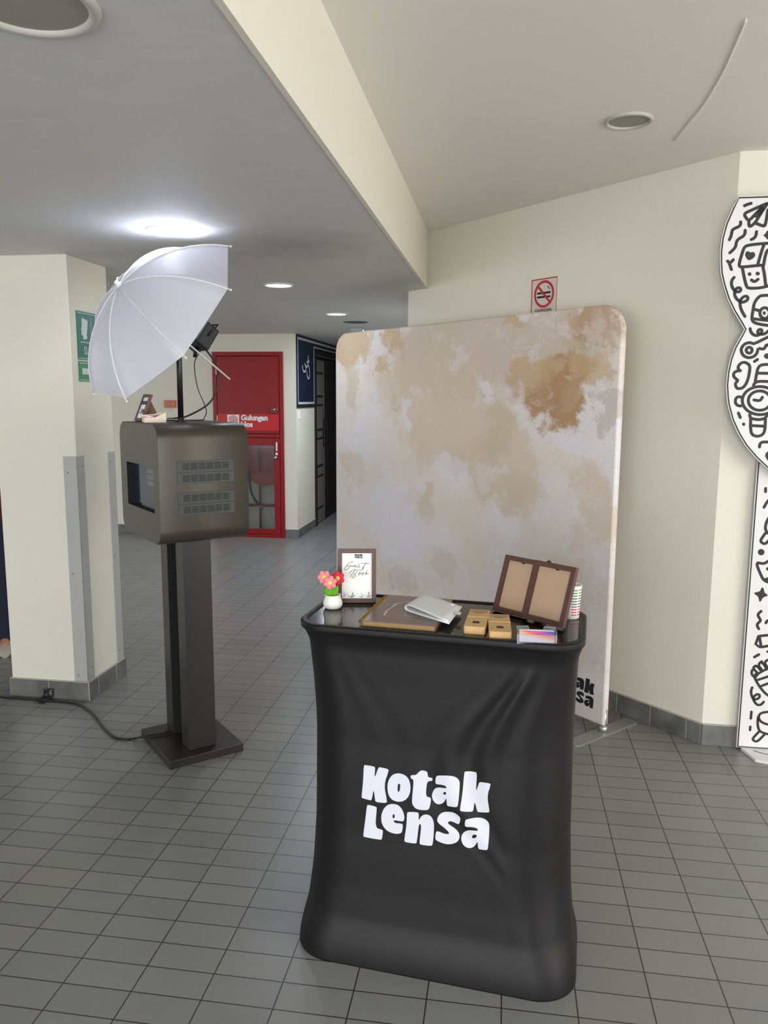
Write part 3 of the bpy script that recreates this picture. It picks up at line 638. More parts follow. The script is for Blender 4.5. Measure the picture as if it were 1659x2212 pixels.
# ---------------------------------------------------------------- photo booth kiosk
KM = T((-0.897, 3.478, 0)) @ RZ(math.radians(-56))
BRONZE = mat('bronze_black_metal', (68, 63, 54), 0.4, metal=0.35, noise=(60, 0.06)); BRONZE2 = mat('column_black_laminate', (37, 33, 31), 0.4)
KG = mat('vent_grey', (52, 56, 53), 0.5)
root = thing('photo_booth_kiosk', KM, 'dark bronze photo booth kiosk box on a black column with a square base', 'kiosk')
b = MB(BRONZE2); b.box(Matrix.Identity(4), (-0.205, -0.172, 0), (0.205, 0.172, 0.038), 0.003, 2); b.build('base', root)
b = MB(BRONZE2)
b.box(Matrix.Identity(4), (0.055, -0.063, 0.038), (0.15, 0.063, 1.02), 0.002, 1); b.box(Matrix.Identity(4), (-0.15, -0.063, 0.038), (-0.065, 0.063, 1.02), 0.002, 1)
b.use(BLACKM); b.box(Matrix.Identity(4), (-0.0662, -0.01, 0.038), (0.0562, 0.062, 1.02)); b.box(Matrix.Identity(4), (0.054, -0.058, 0.038), (0.0551, 0.0, 1.02)); b.box(Matrix.Identity(4), (-0.0651, -0.058, 0.038), (-0.064, 0.0, 1.02)); b.build('column', root)  # slot back and sides lined in black to stand for its deep shade
# housing: rounded profile (x,z) extruded along y
b = MB(BRONZE)
PF = T((0, 0, 0)) @ RX(PI/2)     # local (x, y) -> world (x, z), z -> -y
prof = rrect(-0.27, 1.0, 0.27, 1.497, 0.062, 10)
rg = [[Vector((x, y, z)) for x, z in prof] for y in (-0.195, 0.195)]
def shrink(pts, d):
    cxm = 0.0; czm = 1.2485
    return [(x-d*(1 if x > cxm else -1)*min(1, abs(x)/0.2), z-d*(1 if z > czm else -1)*min(1, abs(z-czm)/0.18)) for x, z in pts]
p_in = shrink(prof, 0.003)
rings = [[Vector((x, -0.195, z)) for x, z in p_in], [Vector((x, -0.192, z)) for x, z in prof], [Vector((x, 0.192, z)) for x, z in prof], [Vector((x, 0.195, z)) for x, z in p_in]]
b.loft(rings, (False, False)); 
hole = [(-0.175, 1.129), (0.20, 1.129), (0.20, 1.32), (-0.175, 1.32)]
b.flat(PF, p_in, 0.195, [hole]); b.flat(PF, p_in, -0.195, (), True)
b.use(BLACKM)
for (x0, z0), (x1, z1) in zip(hole, hole[1:]+hole[:1]):
    vs = [b.bm.verts.new(v) for v in ((x0, -0.195, z0), (x1, -0.195, z1), (x1, -0.165, z1), (x0, -0.165, z0))]; b.f(vs)
b.build('housing', root)
s = MB(mat('screen_glass', (34, 38, 50), 0.12, emit=((40, 46, 70), 0.03)))
s.box(Matrix.Identity(4), (-0.175, -0.167, 1.129), (0.20, -0.160, 1.32))
s.use(mat('screen_panel', (52, 54, 60), 0.45, emit=((90, 94, 106), 0.06))); SF = T((0, -0.1672, 0)) @ RX(PI/2)
s.flat(SF, [(-0.06, 1.133), (0.197, 1.133), (0.197, 1.317), (-0.06, 1.317)], 0.0)
s.use(mat('screen_text', (120, 122, 128), 0.5, emit=((160, 164, 172), 0.08)))
for i, t in enumerate(('SCAN QR CODE', 'TO DOWNLOAD', 'DIGITAL COPY')): s.text(SF @ T((0.035, 1.293-i*0.027, 0)), t, 0.022, 0.0006, 0.0006, 'LEFT')
s.build('screen', root)
VF = T((0.27, 0, 0)) @ RZ(PI/2) @ RX(PI/2)    # x along +y of the kiosk, y up, z outward
for z0 in (1.2505, 1.3, 1.120, 1.1685):
    v = MB(KG); v.box(VF, (-0.12, z0, 0), (0.128, z0+0.0475, 0.003), 0.0006, 1)
    v.use(BLACKM)
    for c_ in range(6):
        for r_ in range(5):
            xx = -0.097+c_*0.0345; v.box(VF, (xx, z0+0.0115+r_*0.0058, 0.0028), (xx+0.029, z0+0.0140+r_*0.0058, 0.0034))
    v.build('vent_panel', root)
p = MB(mat('pole_black', (20, 20, 22), 0.28)); p.lathe(T((0, 0, 1.496)), [(0.0125, 0), (0.0125, 0.36), (0.009, 0.366), (0.001, 0.366)], 24); p.use(BLACK)
p.lathe(T((0, 0, 1.496)), [(0.03, 0), (0.03, 0.004), (0.015, 0.008), (0.013, 0.02)], 24, (False, False)); p.build('pole', root)

# ---------------------------------------------------------------- umbrella
ax = Vector((-0.574, -0.584, 0.574)).normalized(); e1 = Vector((0.797, -0.559, 0.229)); e1 = (e1-ax*e1.dot(ax)).normalized(); e2 = ax.cross(e1)
if e2.dot(Vector((0.187, 0.589, 0.786))) < 0: e2 = -e2
UC = Vector((-0.949, 3.387, 1.929)); UM = Matrix.Identity(4)
for i in range(3): UM[i][0], UM[i][1], UM[i][2], UM[i][3] = e1[i], e2[i], ax[i], UC[i]
UR, UH = 0.42, 0.215
rho = (UR**2+UH**2)/(2*UH); phi = math.asin(UR/rho)
def ribp(k, s): a = k*PI/4; t = s*phi; r = rho*math.sin(t); h = rho*math.cos(t)-(rho-UH); return Vector((r*math.cos(a), r*math.sin(a), h))
root = thing('photo_umbrella', T(UC), 'white translucent photo umbrella clamped to the top of the black pole', 'umbrella'); PMu = T(UC)
FAB = bpy.data.materials.new('translucent_white_nylon'); FAB.use_nodes = True; nt = FAB.node_tree; nt.nodes.remove(nt.nodes['Principled BSDF'])
om = nt.nodes['Material Output']; d_ = nt.nodes.new('ShaderNodeBsdfDiffuse'); d_.inputs[0].default_value = (*lin((226, 226, 234)), 1)
t_ = nt.nodes.new('ShaderNodeBsdfTranslucent'); t_.inputs[0].default_value = (*lin((226, 226, 236)), 1); g_ = nt.nodes.new('ShaderNodeBsdfGlossy'); g_.inputs['Roughness'].default_value = 0.35
mx = nt.nodes.new('ShaderNodeMixShader'); mx.inputs[0].default_value = 0.42; m2 = nt.nodes.new('ShaderNodeMixShader'); m2.inputs[0].default_value = 0.06
nt.links.new(d_.outputs[0], mx.inputs[1]); nt.links.new(t_.outputs[0], mx.inputs[2]); nt.links.new(mx.outputs[0], m2.inputs[1]); nt.links.new(g_.outputs[0], m2.inputs[2]); nt.links.new(m2.outputs[0], om.inputs[0])
tc = nt.nodes.new('ShaderNodeTexCoord'); n_ = nt.nodes.new('ShaderNodeTexNoise'); n_.inputs['Scale'].default_value = 7; n_.inputs['Detail'].default_value = 2; bp = nt.nodes.new('ShaderNodeBump'); bp.inputs['Strength'].default_value = 0.3; bp.inputs['Distance'].default_value = 0.02
nt.links.new(tc.outputs['Object'], n_.inputs['Vector']); nt.links.new(n_.outputs['Fac'], bp.inputs['Height'])
for q in (d_, t_, g_): nt.links.new(bp.outputs[0], q.inputs['Normal'])
cnp = MB(FAB); NS, NT = 14, 8; ringsU = []
for i in range(NS+1):
    s_ = 0.03+0.97*i/NS; row = []
    for k in range(8):
        for j in range(NT):
            t = j/NT; A_, B_ = ribp(k, s_), ribp(k+1, s_); p = A_.lerp(B_, t)
            sag = 4*t*(1-t)
            wr = 0.0016*math.sin(t*PI*6)*sag*(1-s_)
            p = p*(1-0.010*sag*s_) + Vector((0, 0, -0.004*sag*s_+wr)); row.append(UM @ p)
    ringsU.append(row)
cnp.loft(ringsU, (False, False)); cn = cnp.build('canopy', root, PMu)
RIBM = mat('rib_white', (226, 226, 228), 0.4)
for k in range(8):
    r_ = MB(RIBM); r_.tube([UM @ (ribp(k, 0.03+0.99*i/14)+Vector((0, 0, 0.0005))) for i in range(15)], 0.0026, 6)
    r_.ball(T(UM @ ribp(k, 1.025)), 0.005, 8, 6); r_.build('rib', root, PMu)
r_ = MB(RIBM); r_.tube([UM @ Vector((0, 0, UH+0.008)), UM @ Vector((0, 0, -0.42))], 0.0042, 8); r_.build('shaft', root, PMu)
r_ = MB(mat('tip_cap_white', (236, 236, 232), 0.35)); r_.lathe(UM @ T((0, 0, UH-0.004)), [(0.017, 0), (0.016, 0.006), (0.009, 0.012), (0.008, 0.024), (0.001, 0.028)], 16); r_.build('tip_cap', root, PMu)
for k in range(8):
    r_ = MB(mat('strut_steel', (190, 190, 194), 0.4)); r_.tube([UM @ Vector((0, 0, -0.02)), UM @ (ribp(k, 0.5)-Vector((0, 0, 0.004)))], 0.0018, 5); r_.build('strut', root, PMu)

# studio light on the pole
LC = UC-ax*0.235+Vector((-0.004, 0.02, 0.078)); LMx = UM.copy(); LMx.translation = LC
zz = ax; xx = Vector((ax.y, -ax.x, 0)).normalized(); yy = zz.cross(xx)
for i in range(3): LMx[i][0], LMx[i][1], LMx[i][2] = xx[i]*1.15, yy[i]*1.15, zz[i]*1.15
root = thing('studio_light', T(LC), 'small black studio light head on the pole behind the umbrella', 'light'); PMl = T(LC)
b = MB(BLACK); b.box(LMx, (-0.055, -0.048, -0.035), (0.055, 0.048, 0.03), 0.008)
b.use(mat('slot_grey', (60, 62, 70), 0.5))
for i in range(3): b.box(LMx, (-0.03+i*0.022, -0.026, -0.0365), (-0.024+i*0.022, 0.026, -0.0345))
b.build('housing', root, PMl)
b = MB(mat('led_face', (120, 114, 96), 0.4)); b.box(LMx, (-0.045, -0.038, 0.03), (0.045, 0.038, 0.031)); b.build('led_panel', root, PMl)
for sgn in (1, -1):
    b = MB(BLACK); b.box(LMx @ T((0, 0.048*sgn, 0.03)) @ RX(-0.6*sgn), (-0.05, -0.0015, 0), (0.05, 0.0015, 0.055), 0.001, 1); b.build('barn_door', root, PMl)
b = MB(BLACK); b.tube([LMx @ Vector((0.0, 0.05*1, -0.01)), LMx @ Vector((0.01, 0.075, -0.03))], 0.009, 10); b.build('knob', root, PMl)
b = MB(BLACK)
pt = KM @ Vector((0, 0, 1.855)); b.tube([pt-Vector((0, 0, 0.05)), pt+Vector((0, 0, 0.012))], 0.017, 14); b.tube([pt, LC-Vector((0, 0, 0.045))], 0.009, 8)
b.tube([LMx @ Vector((-0.06, 0, 0)), LMx @ Vector((-0.06, -0.06, -0.01)), LMx @ Vector((0.06, -0.06, -0.01)), LMx @ Vector((0.06, 0, 0))], 0.004, 6); b.build('bracket', root, PMl)

def pixpath(L, depth):
    out = []
    for i, (x, y) in enumerate(L):
        d = ray(x, y); dd = depth[i] if isinstance(depth, (list, tuple)) else depth
        out.append(EYE+d*(dd/d.y))
    return out
CAB = mat('cable_rubber', (18, 18, 20), 0.45)
b = MB(CAB); P_ = catmull(pixpath([(442, 752), (466, 786), (472, 817), (466, 849), (446, 876), (404, 899), (378, 903.5)], [3.56, 3.6, 3.62, 3.62, 3.6, 3.6, 3.6])+[onz(362, 904.5, 1.502)], 6); b.tube(P_, 0.0042, 8)
tag(b.build('power_cable'), 'thick black cable looping from the studio light down to the kiosk top', 'cable')
b = MB(CAB); P_ = catmull(pixpath([(437, 752), (423, 775), (420, 795), (427, 838), (441, 872), (446, 890), (441, 903)], [3.55, 3.55, 3.56, 3.58, 3.6, 3.62, 3.7])+[Vector((-0.86, 3.72, 1.500)), Vector((-0.93, 3.66, 1.500)), Vector((-1.0, 3.60, 1.500))], 6); b.tube(P_, 0.0022, 8)
tag(b.build('power_cable'), 'thin black cable hanging from the studio light beside the thicker one', 'cable')

# little framed notice and card tray on the kiosk top
KT = 1.4975
def picture_frame(name, M, w, h, bw, d, m_, label, cat, inner, backing=True):
    r = thing(name, M, label, cat); R0 = Matrix.Identity(4)
    b = MB(m_); b.prism(RX(PI/2), rrect(-w/2, 0, w/2, h, 0.003, 3), -d/2, d/2, holes=[[(-w/2+bw, bw), (w/2-bw, bw), (w/2-bw, h-bw), (-w/2+bw, h-bw)]])
    b.use(mat('frame_backing', (120, 84, 60), 0.7)); b.box(R0, (-w/2+bw*0.5, d/2-0.0005, bw*0.5), (w/2-bw*0.5, d/2+0.0015, h-bw*0.5)); b.build('frame', r)
    p = inner(w, h, bw, d); p.build('insert', r)
    return r
def notice(w, h, bw, d):
    p = MB(PAPER); p.box(Matrix.Identity(4), (-w/2+bw*0.8, -0.001, bw*0.8), (w/2-bw*0.8, 0.001, h-bw*0.8)); I = T((0, -0.0012, 0)) @ RX(PI/2)
    p.use(mat('notice_blue', (52, 58, 92), 0.6)); p.flat(I, [(-w/2+bw, h*0.62), (w/2-bw, h*0.62), (w/2-bw, h*0.76), (-w/2+bw, h*0.76)], 0.0002)
    p.text(I @ T((0, h*0.36, 0)), '3.30PM', w*0.26, 0.0003, 0.0008, sx=0.66); return p
fb = onz(284.6, 909.5, KT); fr = onz(310.7, 913, KT)
M_ = frame((-1.052, 3.43, KT+0.001), math.radians(-58), 0)
bl_, br_ = Vector((-1.118, 3.535)), Vector((-1.053, 3.430))
mid = (bl_+br_)/2
M_ = frame((mid.x, mid.y, KT+0.002), math.atan2(br_.y-bl_.y, br_.x-bl_.x), math.radians(-22))
r = picture_frame('notice_frame', M_, 0.115, 0.125, 0.013, 0.012, DWOOD, 'small dark framed notice leaning back on top of the kiosk', 'picture frame', notice)
b = MB(mat('kraft_easel', (112, 76, 50), 0.7)); b.prism(RY(PI/2) , [(-0.11, 0.006), (-0.03, 0.006), (-0.034, 0.074), (-0.042, 0.078)][::-1], -0.02, 0.02); b.build('easel', r)
CT = mat('tray_cream', (224, 208, 186), 0.6)
tb = Vector((-0.985, 3.372)); M_ = frame((tb.x, tb.y, KT+0.001), math.radians(26))
r = thing('card_tray', M_, 'small cream tray of pink cards beside the framed notice on the kiosk', 'tray'); I4 = Matrix.Identity(4)
b = MB(CT)
b.prism(RX(PI/2), [(-0.045, 0), (0.045, 0), (0.045, 0.042), (0.0, 0.022), (-0.045, 0.022)], 0.028, 0.031); b.prism(RX(PI/2), [(-0.045, 0), (0.045, 0), (0.045, 0.042), (0.0, 0.034), (-0.045, 0.032)], -0.031, -0.028)
b.box(I4, (-0.045, -0.03, 0), (-0.042, 0.03, 0.022)); b.box(I4, (0.042, -0.03, 0), (0.045, 0.03, 0.042)); b.box(I4, (-0.045, -0.03, 0), (0.045, 0.03, 0.002)); b.build('tray', r)
b = MB(mat('card_pink', (226, 60, 100), 0.5)); b.box(T((0, 0, 0.002)), (-0.038, -0.024, 0.0), (0.038, 0.024, 0.022), 0.001, 1); b.use(PAPER); b.box(T((-0.015, 0.0, 0.022)) @ RY(0.15) @ RZ(0.2), (-0.03, -0.02, 0), (0.03, 0.02, 0.004))
b.use(mat('card_violet', (120, 70, 170), 0.5)); b.box(T((0.01, 0.0, 0.0265)) @ RY(-0.1), (-0.02, -0.02, 0), (0.028, 0.02, 0.002)); b.build('cards', r)

# ---------------------------------------------------------------- floor cable and tape
b = MB(CAB)
P_ = [onz(x, y, 0.0065) for x, y in ((-60, 1497), (0, 1505), (50, 1509.5), (100, 1513), (150, 1518), (172, 1523), (190, 1533), (208, 1551), (222, 1570), (238, 1586), (252, 1594), (272, 1597), (290, 1595))]
P_ += [onz(306, 1591.5, 0.046), onz(330, 1587, 0.046), onz(360, 1582, 0.046), onz(378, 1574, 0.052)]
b.tube(catmull(P_, 6), 0.0055, 8); tag(b.build('extension_cable'), 'black power cable snaking over the tiled floor from the pillar to the kiosk base', 'cable')
b = MB(mat('black_tape', (14, 14, 16), 0.35)); P0 = onz(97, 1516, 0)
M_ = T((P0.x, P0.y, 0)) @ RZ(YA)
pts = [(-0.075, 0.014), (-0.05, 0.002), (-0.01, 0.0025), (0.0, 0.015), (0.012, 0.016), (0.025, 0.004)]
wz = 0.03; ly = (G(0, qy0-0.0125)-Vector((P0.x, P0.y, 0))).dot(GB)
b.loft([[M_ @ Vector((s*wz+sk, y, z)) for s in (-1, 1)] for y, z, sk in ((ly-0.07, 0.0015, -0.02), (ly-0.04, 0.003, -0.012), (ly-0.03, 0.0135, -0.008), (ly-0.016, 0.0138, -0.004), (ly-0.004, 0.022, 0), (ly-0.001, 0.045, 0), (ly-0.001, 0.06, 0.002))], (False, False), True, False)
o = b.build('tape_strip'); md = o.modifiers.new('s', 'SOLIDIFY'); md.thickness = 0.0006; tag(o, 'strip of black tape holding the cable against the pillar base', 'tape')

# ---------------------------------------------------------------- backdrop
BU = Vector((-0.6, 0.8, 0)); BR = Vector((1.073, 3.625, 0)); BN = Vector((-0.8, -0.6, 0))
# frame: x to the right as seen by the viewer, y up, z towards the viewer; origin at the left pole foot
BL_ = BR+BU*2.31
BM = Matrix(((-BU.x, 0, BN.x, BL_.x), (-BU.y, 0, BN.y, BL_.y), (0, 1, 0, 0), (0, 0, 0, 1)))
def bpix(px, py):
    P = onplane(px, py, BL_, BN); return ((P-BL_).dot(-BU), P.z)
BKM = bpy.data.materials.new('backdrop_printed_fabric'); BKM.use_nodes = True; nt = BKM.node_tree; bs = nt.nodes['Principled BSDF']; bs.inputs['Roughness'].default_value = 0.75
tc = nt.nodes.new('ShaderNodeTexCoord')
def nn(t, **k):
    n = nt.nodes.new(t)
    for a_, v_ in k.items(): setattr(n, a_, v_)
    return n
warp = nn('ShaderNodeTexNoise'); warp.inputs['Scale'].default_value = 3.2; warp.inputs['Detail'].default_value = 12; warp.inputs['Roughness'].default_value = 0.68
nt.links.new(tc.outputs['Object'], warp.inputs['Vector'])
sb = nn('ShaderNodeVectorMath', operation='SUBTRACT'); sb.inputs[1].default_value = (0.5, 0.5, 0.5); nt.links.new(warp.outputs['Color'], sb.inputs[0])
sc_ = nn('ShaderNodeVectorMath', operation='SCALE'); sc_.inputs['Scale'].default_value = 0.62; nt.links.new(sb.outputs[0], sc_.inputs[0])
ad = nn('ShaderNodeVectorMath', operation='ADD'); nt.links.new(tc.outputs['Object'], ad.inputs[0]); nt.links.new(sc_.outputs[0], ad.inputs[1])
wz_ = nn('ShaderNodeVectorMath', operation='MULTIPLY'); wz_.inputs[1].default_value = (1, 1, 0); nt.links.new(ad.outputs[0], wz_.inputs[0])
base = nn('ShaderNodeMix', data_type='RGBA'); base.inputs[6].default_value = (*lin((224, 218, 219)), 1); base.inputs[7].default_value = (*lin((222, 212, 200)), 1)
n1 = nn('ShaderNodeTexNoise'); n1.inputs['Scale'].default_value = 1.7; n1.inputs['Detail'].default_value = 7; nt.links.new(ad.outputs[0], n1.inputs['Vector'])
m1 = nn('ShaderNodeMapRange'); m1.inputs['From Min'].default_value = 0.42; m1.inputs['From Max'].default_value = 0.6; nt.links.new(n1.outputs['Fac'], m1.inputs['Value']); nt.links.new(m1.outputs[0], base.inputs[0])
cur = base.outputs[2]
def blob(px, py, rx, ry, rgb, a, soft=0.35):
    global cur
    u, v = bpix(px, py)
    mp = nn('ShaderNodeMapping'); mp.vector_type = 'TEXTURE'; mp.inputs['Location'].default_value = (u, v, 0); mp.inputs['Scale'].default_value = (rx, ry, 1)
    nt.links.new(wz_.outputs[0], mp.inputs['Vector'])
    ln = nn('ShaderNodeVectorMath', operation='LENGTH'); nt.links.new(mp.outputs[0], ln.inputs[0])
    mr = nn('ShaderNodeMapRange', interpolation_type='SMOOTHSTEP'); mr.inputs['From Min'].default_value = 1.0; mr.inputs['From Max'].default_value = 1.0-soft; mr.inputs['To Min'].default_value = 0; mr.inputs['To Max'].default_value = a
    nt.links.new(ln.outputs['Value'], mr.inputs['Value'])
    mx = nn('ShaderNodeMix', data_type='RGBA'); nt.links.new(mr.outputs[0], mx.inputs[0]); nt.links.new(cur, mx.inputs[6]); mx.inputs[7].default_value = (*lin(rgb), 1); cur = mx.outputs[2]
BEI, OCH, BRN, TAU, LIL, OLV = (208, 189, 164), (194, 166, 128), (174, 136, 94), (202, 188, 176), (224, 220, 226), (198, 184, 158)
blob(1010, 760, 1.15, 0.34, (196, 180, 164), 0.85, 0.5); blob(980, 900, 0.55, 0.42, BEI, 0.75, 0.4); blob(860, 830, 0.35, 0.25, BEI, 0.6, 0.5)
blob(1080, 1000, 0.35, 0.30, BEI, 0.7); blob(1120, 1080, 0.22, 0.14, BEI, 0.6); blob(920, 1090, 0.11, 0.15, (208, 186, 162), 0.7, 0.4); blob(770, 1020, 0.18, 0.12, BEI, 0.5)
blob(1280, 1090, 0.16, 0.26, BEI, 0.6); blob(1250, 1320, 0.3, 0.35, TAU, 0.5); blob(870, 1260, 0.16, 0.10, TAU, 0.6); blob(960, 1220, 0.13, 0.10, TAU, 0.5)
blob(860, 1140, 0.6, 0.28, LIL, 0.6, 0.6); blob(1080, 940, 0.16, 0.2, OLV, 0.7, 0.5); blob(965, 740, 0.14, 0.16, OLV, 0.6, 0.5); blob(850, 730, 0.18, 0.10, OCH, 0.8); blob(765, 760, 0.24, 0.2, OCH, 0.85); blob(770, 840, 0.14, 0.12, OLV, 0.6); blob(825, 800, 0.10, 0.07, OCH, 0.8); blob(870, 860, 0.07, 0.08, OCH, 0.5)
blob(1290, 700, 0.34, 0.18, BRN, 0.75, 0.5); blob(1190, 700, 0.16, 0.13, TAU, 0.8); blob(1215, 850, 0.20, 0.22, BRN, 0.95, 0.3); blob(1155, 800, 0.16, 0.12, OCH, 0.8, 0.5); blob(1270, 800, 0.16, 0.10, OCH, 0.7); blob(1260, 765, 0.13, 0.06, (178, 166, 136), 0.6); blob(1120, 690, 0.10, 0.06, OCH, 0.7)
blob(1240, 960, 0.16, 0.08, LIL, 0.8); blob(885, 880, 0.06, 0.12, LIL, 0.8); blob(1060, 850, 0.10, 0.08, LIL, 0.7); blob(780, 960, 0.18, 0.10, LIL, 0.7); blob(990, 1020, 0.14, 0.1, LIL, 0.6); blob(1310, 880, 0.07, 0.12, (196, 186, 176), 0.8)
for sc2, lo, rgb_, am in ((2.6, 0.52, (210, 194, 172), 0.22), (4.3, 0.54, (226, 222, 226), 0.35), (3.3, 0.58, (202, 187, 168), 0.2)):
    n2_ = nn('ShaderNodeTexNoise'); n2_.inputs['Scale'].default_value = sc2; n2_.inputs['Detail'].default_value = 10; n2_.inputs['Roughness'].default_value = 0.6
    of = nn('ShaderNodeVectorMath', operation='ADD'); of.inputs[1].default_value = (sc2*3, sc2*7, 0); nt.links.new(ad.outputs[0], of.inputs[0]); nt.links.new(of.outputs[0], n2_.inputs['Vector'])
    r2_ = nn('ShaderNodeMapRange', interpolation_type='SMOOTHSTEP'); r2_.inputs['From Min'].default_value = lo; r2_.inputs['From Max'].default_value = lo+0.07; r2_.inputs['To Max'].default_value = am; nt.links.new(n2_.outputs['Fac'], r2_.inputs['Value'])
    mx = nn('ShaderNodeMix', data_type='RGBA'); nt.links.new(r2_.outputs[0], mx.inputs[0]); nt.links.new(cur, mx.inputs[6]); mx.inputs[7].default_value = (*lin(rgb_), 1); cur = mx.outputs[2]
gn = nn('ShaderNodeTexNoise'); gn.inputs['Scale'].default_value = 150; gn.inputs['Detail'].default_value = 3; nt.links.new(tc.outputs['Object'], gn.inputs['Vector'])
gm = nn('ShaderNodeMapRange'); gm.inputs['From Min'].default_value = 0.3; gm.inputs['From Max'].default_value = 0.7; gm.inputs['To Min'].default_value = 0.90; gm.inputs['To Max'].default_value = 1.10; nt.links.new(gn.outputs['Fac'], gm.inputs['Value'])
gs = nn('ShaderNodeVectorMath', operation='SCALE'); nt.links.new(cur, gs.inputs[0]); nt.links.new(gm.outputs[0], gs.inputs['Scale']); nt.links.new(gs.outputs[0], bs.inputs['Base Color'])
root = thing('photo_backdrop', BM, 'tall beige watercolour fabric backdrop with rounded top corners on a metal stand', 'backdrop')
b = MB(BKM); x0, x1, y0, y1 = -0.02, 2.325, 0.036, 2.035
def brr(ins, z):
    n = 10; r_ = 0.125
    out = []
    for cx_, cy_, a0, rr in ((x1-r_, y1-r_, 0, r_), (x0+r_, y1-r_, PI/2, r_), (x0+0.012, y0+0.012, PI, 0.012), (x1-0.012, y0+0.012, 1.5*PI, 0.012)):
        for k in range(n+1):
            a = a0+PI/2*k/n; out.append(Vector((cx_+(rr-ins)*math.cos(a), cy_+(rr-ins)*math.sin(a), z)))
    return out
b.loft([brr(0.011, 0.019), brr(0.005, 0.0165), brr(0.0012, 0.010), brr(0, 0.0), brr(0.0012, -0.010), brr(0.005, -0.0165), brr(0.011, -0.019)], (False, False))
b.flat(I4, [(v.x, v.y) for v in brr(0.011, 0)], 0.019); b.flat(I4, [(v.x, v.y) for v in brr(0.011, 0)], -0.019, (), True)
KL = {'K': ([(95,85),(110,78),(215,95),(228,110),(220,240),(262,110),(280,103),(375,125),(385,145),(330,300),(372,487),(360,507),(250,495),(232,480),(215,335),(195,470),(180,474),(82,448),(76,435),(92,260)], None),
 'o': ([(500,173),(570,190),(620,240),(642,330),(630,410),(590,470),(520,496),(440,480),(390,430),(370,350),(375,270),(410,205),(450,180)], [(505,287),(520,300),(515,370),(503,385),(488,370),(490,300)]),
 't': ([(640,200),(650,193),(700,195),(735,155),(765,142),(815,155),(832,175),(832,222),(880,230),(890,245),(882,268),(828,265),(815,370),(820,440),(865,448),(876,470),(862,560),(840,587),(750,585),(700,570),(665,530),(655,480),(672,300),(670,240),(645,235),(637,215)], None),
 'a': ([(930,215),(955,200),(1080,195),(1150,210),(1195,250),(1207,300),(1190,530),(1175,552),(1075,545),(1058,535),(1052,440),(1030,500),(980,530),(930,520),(890,470),(882,420),(905,360),(950,332),(1058,342),(1048,315),(1000,302),(935,302),(922,285),(925,240)], [(1018,388),(1035,380),(1052,390),(1048,408),(1030,415),(1015,405)]),
 'k': ([(1252,175),(1265,165),(1385,168),(1402,185),(1388,410),(1425,285),(1445,275),(1550,285),(1565,300),(1520,430),(1552,602),(1540,620),(1420,620),(1405,605),(1375,490),(1362,600),(1350,612),(1220,598),(1210,580),(1235,430)], None),
 'L': ([(140,530),(155,522),(245,545),(255,560),(238,780),(320,800),(330,815),(320,905),(305,913),(115,880),(103,865),(125,690)], None),
 'e': ([(430,512),(500,525),(550,580),(575,660),(567,705),(545,712),(440,692),(465,730),(545,735),(558,750),(550,825),(530,845),(470,850),(380,820),(320,750),(303,670),(320,590),(365,530)], [(438,632),(455,628),(463,645),(460,672),(447,675),(435,665)]),
 'n': ([(600,615),(620,605),(725,610),(738,625),(735,710),(765,650),(820,630),(880,650),(915,720),(912,860),(902,970),(885,985),(765,970),(748,955),(765,800),(765,750),(750,737),(738,760),(720,945),(705,958),(585,940),(573,920),(600,750)], None),
 's': ([(1075,608),(1150,615),(1210,660),(1218,690),(1205,740),(1190,750),(1110,712),(1075,720),(1070,740),(1180,810),(1215,880),(1190,940),(1120,968),(1040,965),(940,925),(930,900),(935,835),(955,818),(1030,850),(1085,855),(1090,835),(1030,780),(960,730),(947,690),(970,640),(1010,615)], None),
 'A': ([(1275,700),(1290,685),(1400,675),(1480,685),(1535,720),(1553,770),(1538,1015),(1525,1035),(1440,1030),(1422,1015),(1415,930),(1390,990),(1330,1018),(1260,990),(1225,920),(1235,860),(1280,820),(1340,808),(1422,820),(1417,795),(1370,775),(1280,775),(1268,760),(1270,720)], [(1365,860),(1395,858),(1412,870),(1395,895),(1365,907),(1347,890)])}
def logo_shapes(fn):
    """letters of the wordmark with their corners softened, points passed through fn"""
    out = []
    for o_, h_ in KL.values():
        P = smoothpoly([fn(*p) for p in o_], 2); Hh = [smoothpoly([fn(*p) for p in h_], 2)] if h_ else []
        out.append((P, Hh))
    return out
# on the backdrop the wordmark is level; undo the slope it has on the counter photo
def lvl(px, py): return ((px-822)/830.0, -(py-560-(px-822)*0.095)/830.0)
rk = bpix(1290, 1475); r2 = bpix(1290, 1531); a_k = bpix(1247, 1463)
LH = (bpix(1289.5, 1490)[0]-bpix(1247.5, 1480)[0])/(683/830.0); LX = bpix(1289.5, 1490)[0]-lvl(1565, 300)[0]*LH
zt_, zb_ = bpix(1272, 1462.8)[1], bpix(1287, 1529.6)[1]; LV = (zt_-zb_)/(lvl(1320, 165)[1]-lvl(1525, 1035)[1]); LZ = zt_-lvl(1320, 165)[1]*LV
b.use(INK)
for P, Hh in logo_shapes(lambda x, y: (LX+lvl(x, y)[0]*LH*1.0, LZ+lvl(x, y)[1]*LV)): b.flat(I4, P, 0.0196, Hh)
b.build('fabric_cover', root)
ALU = mat('aluminium', (190, 190, 186), 0.32, metal=0.85); FOOT = mat('foot_plate_steel', (168, 168, 162), 0.38, metal=0.6)
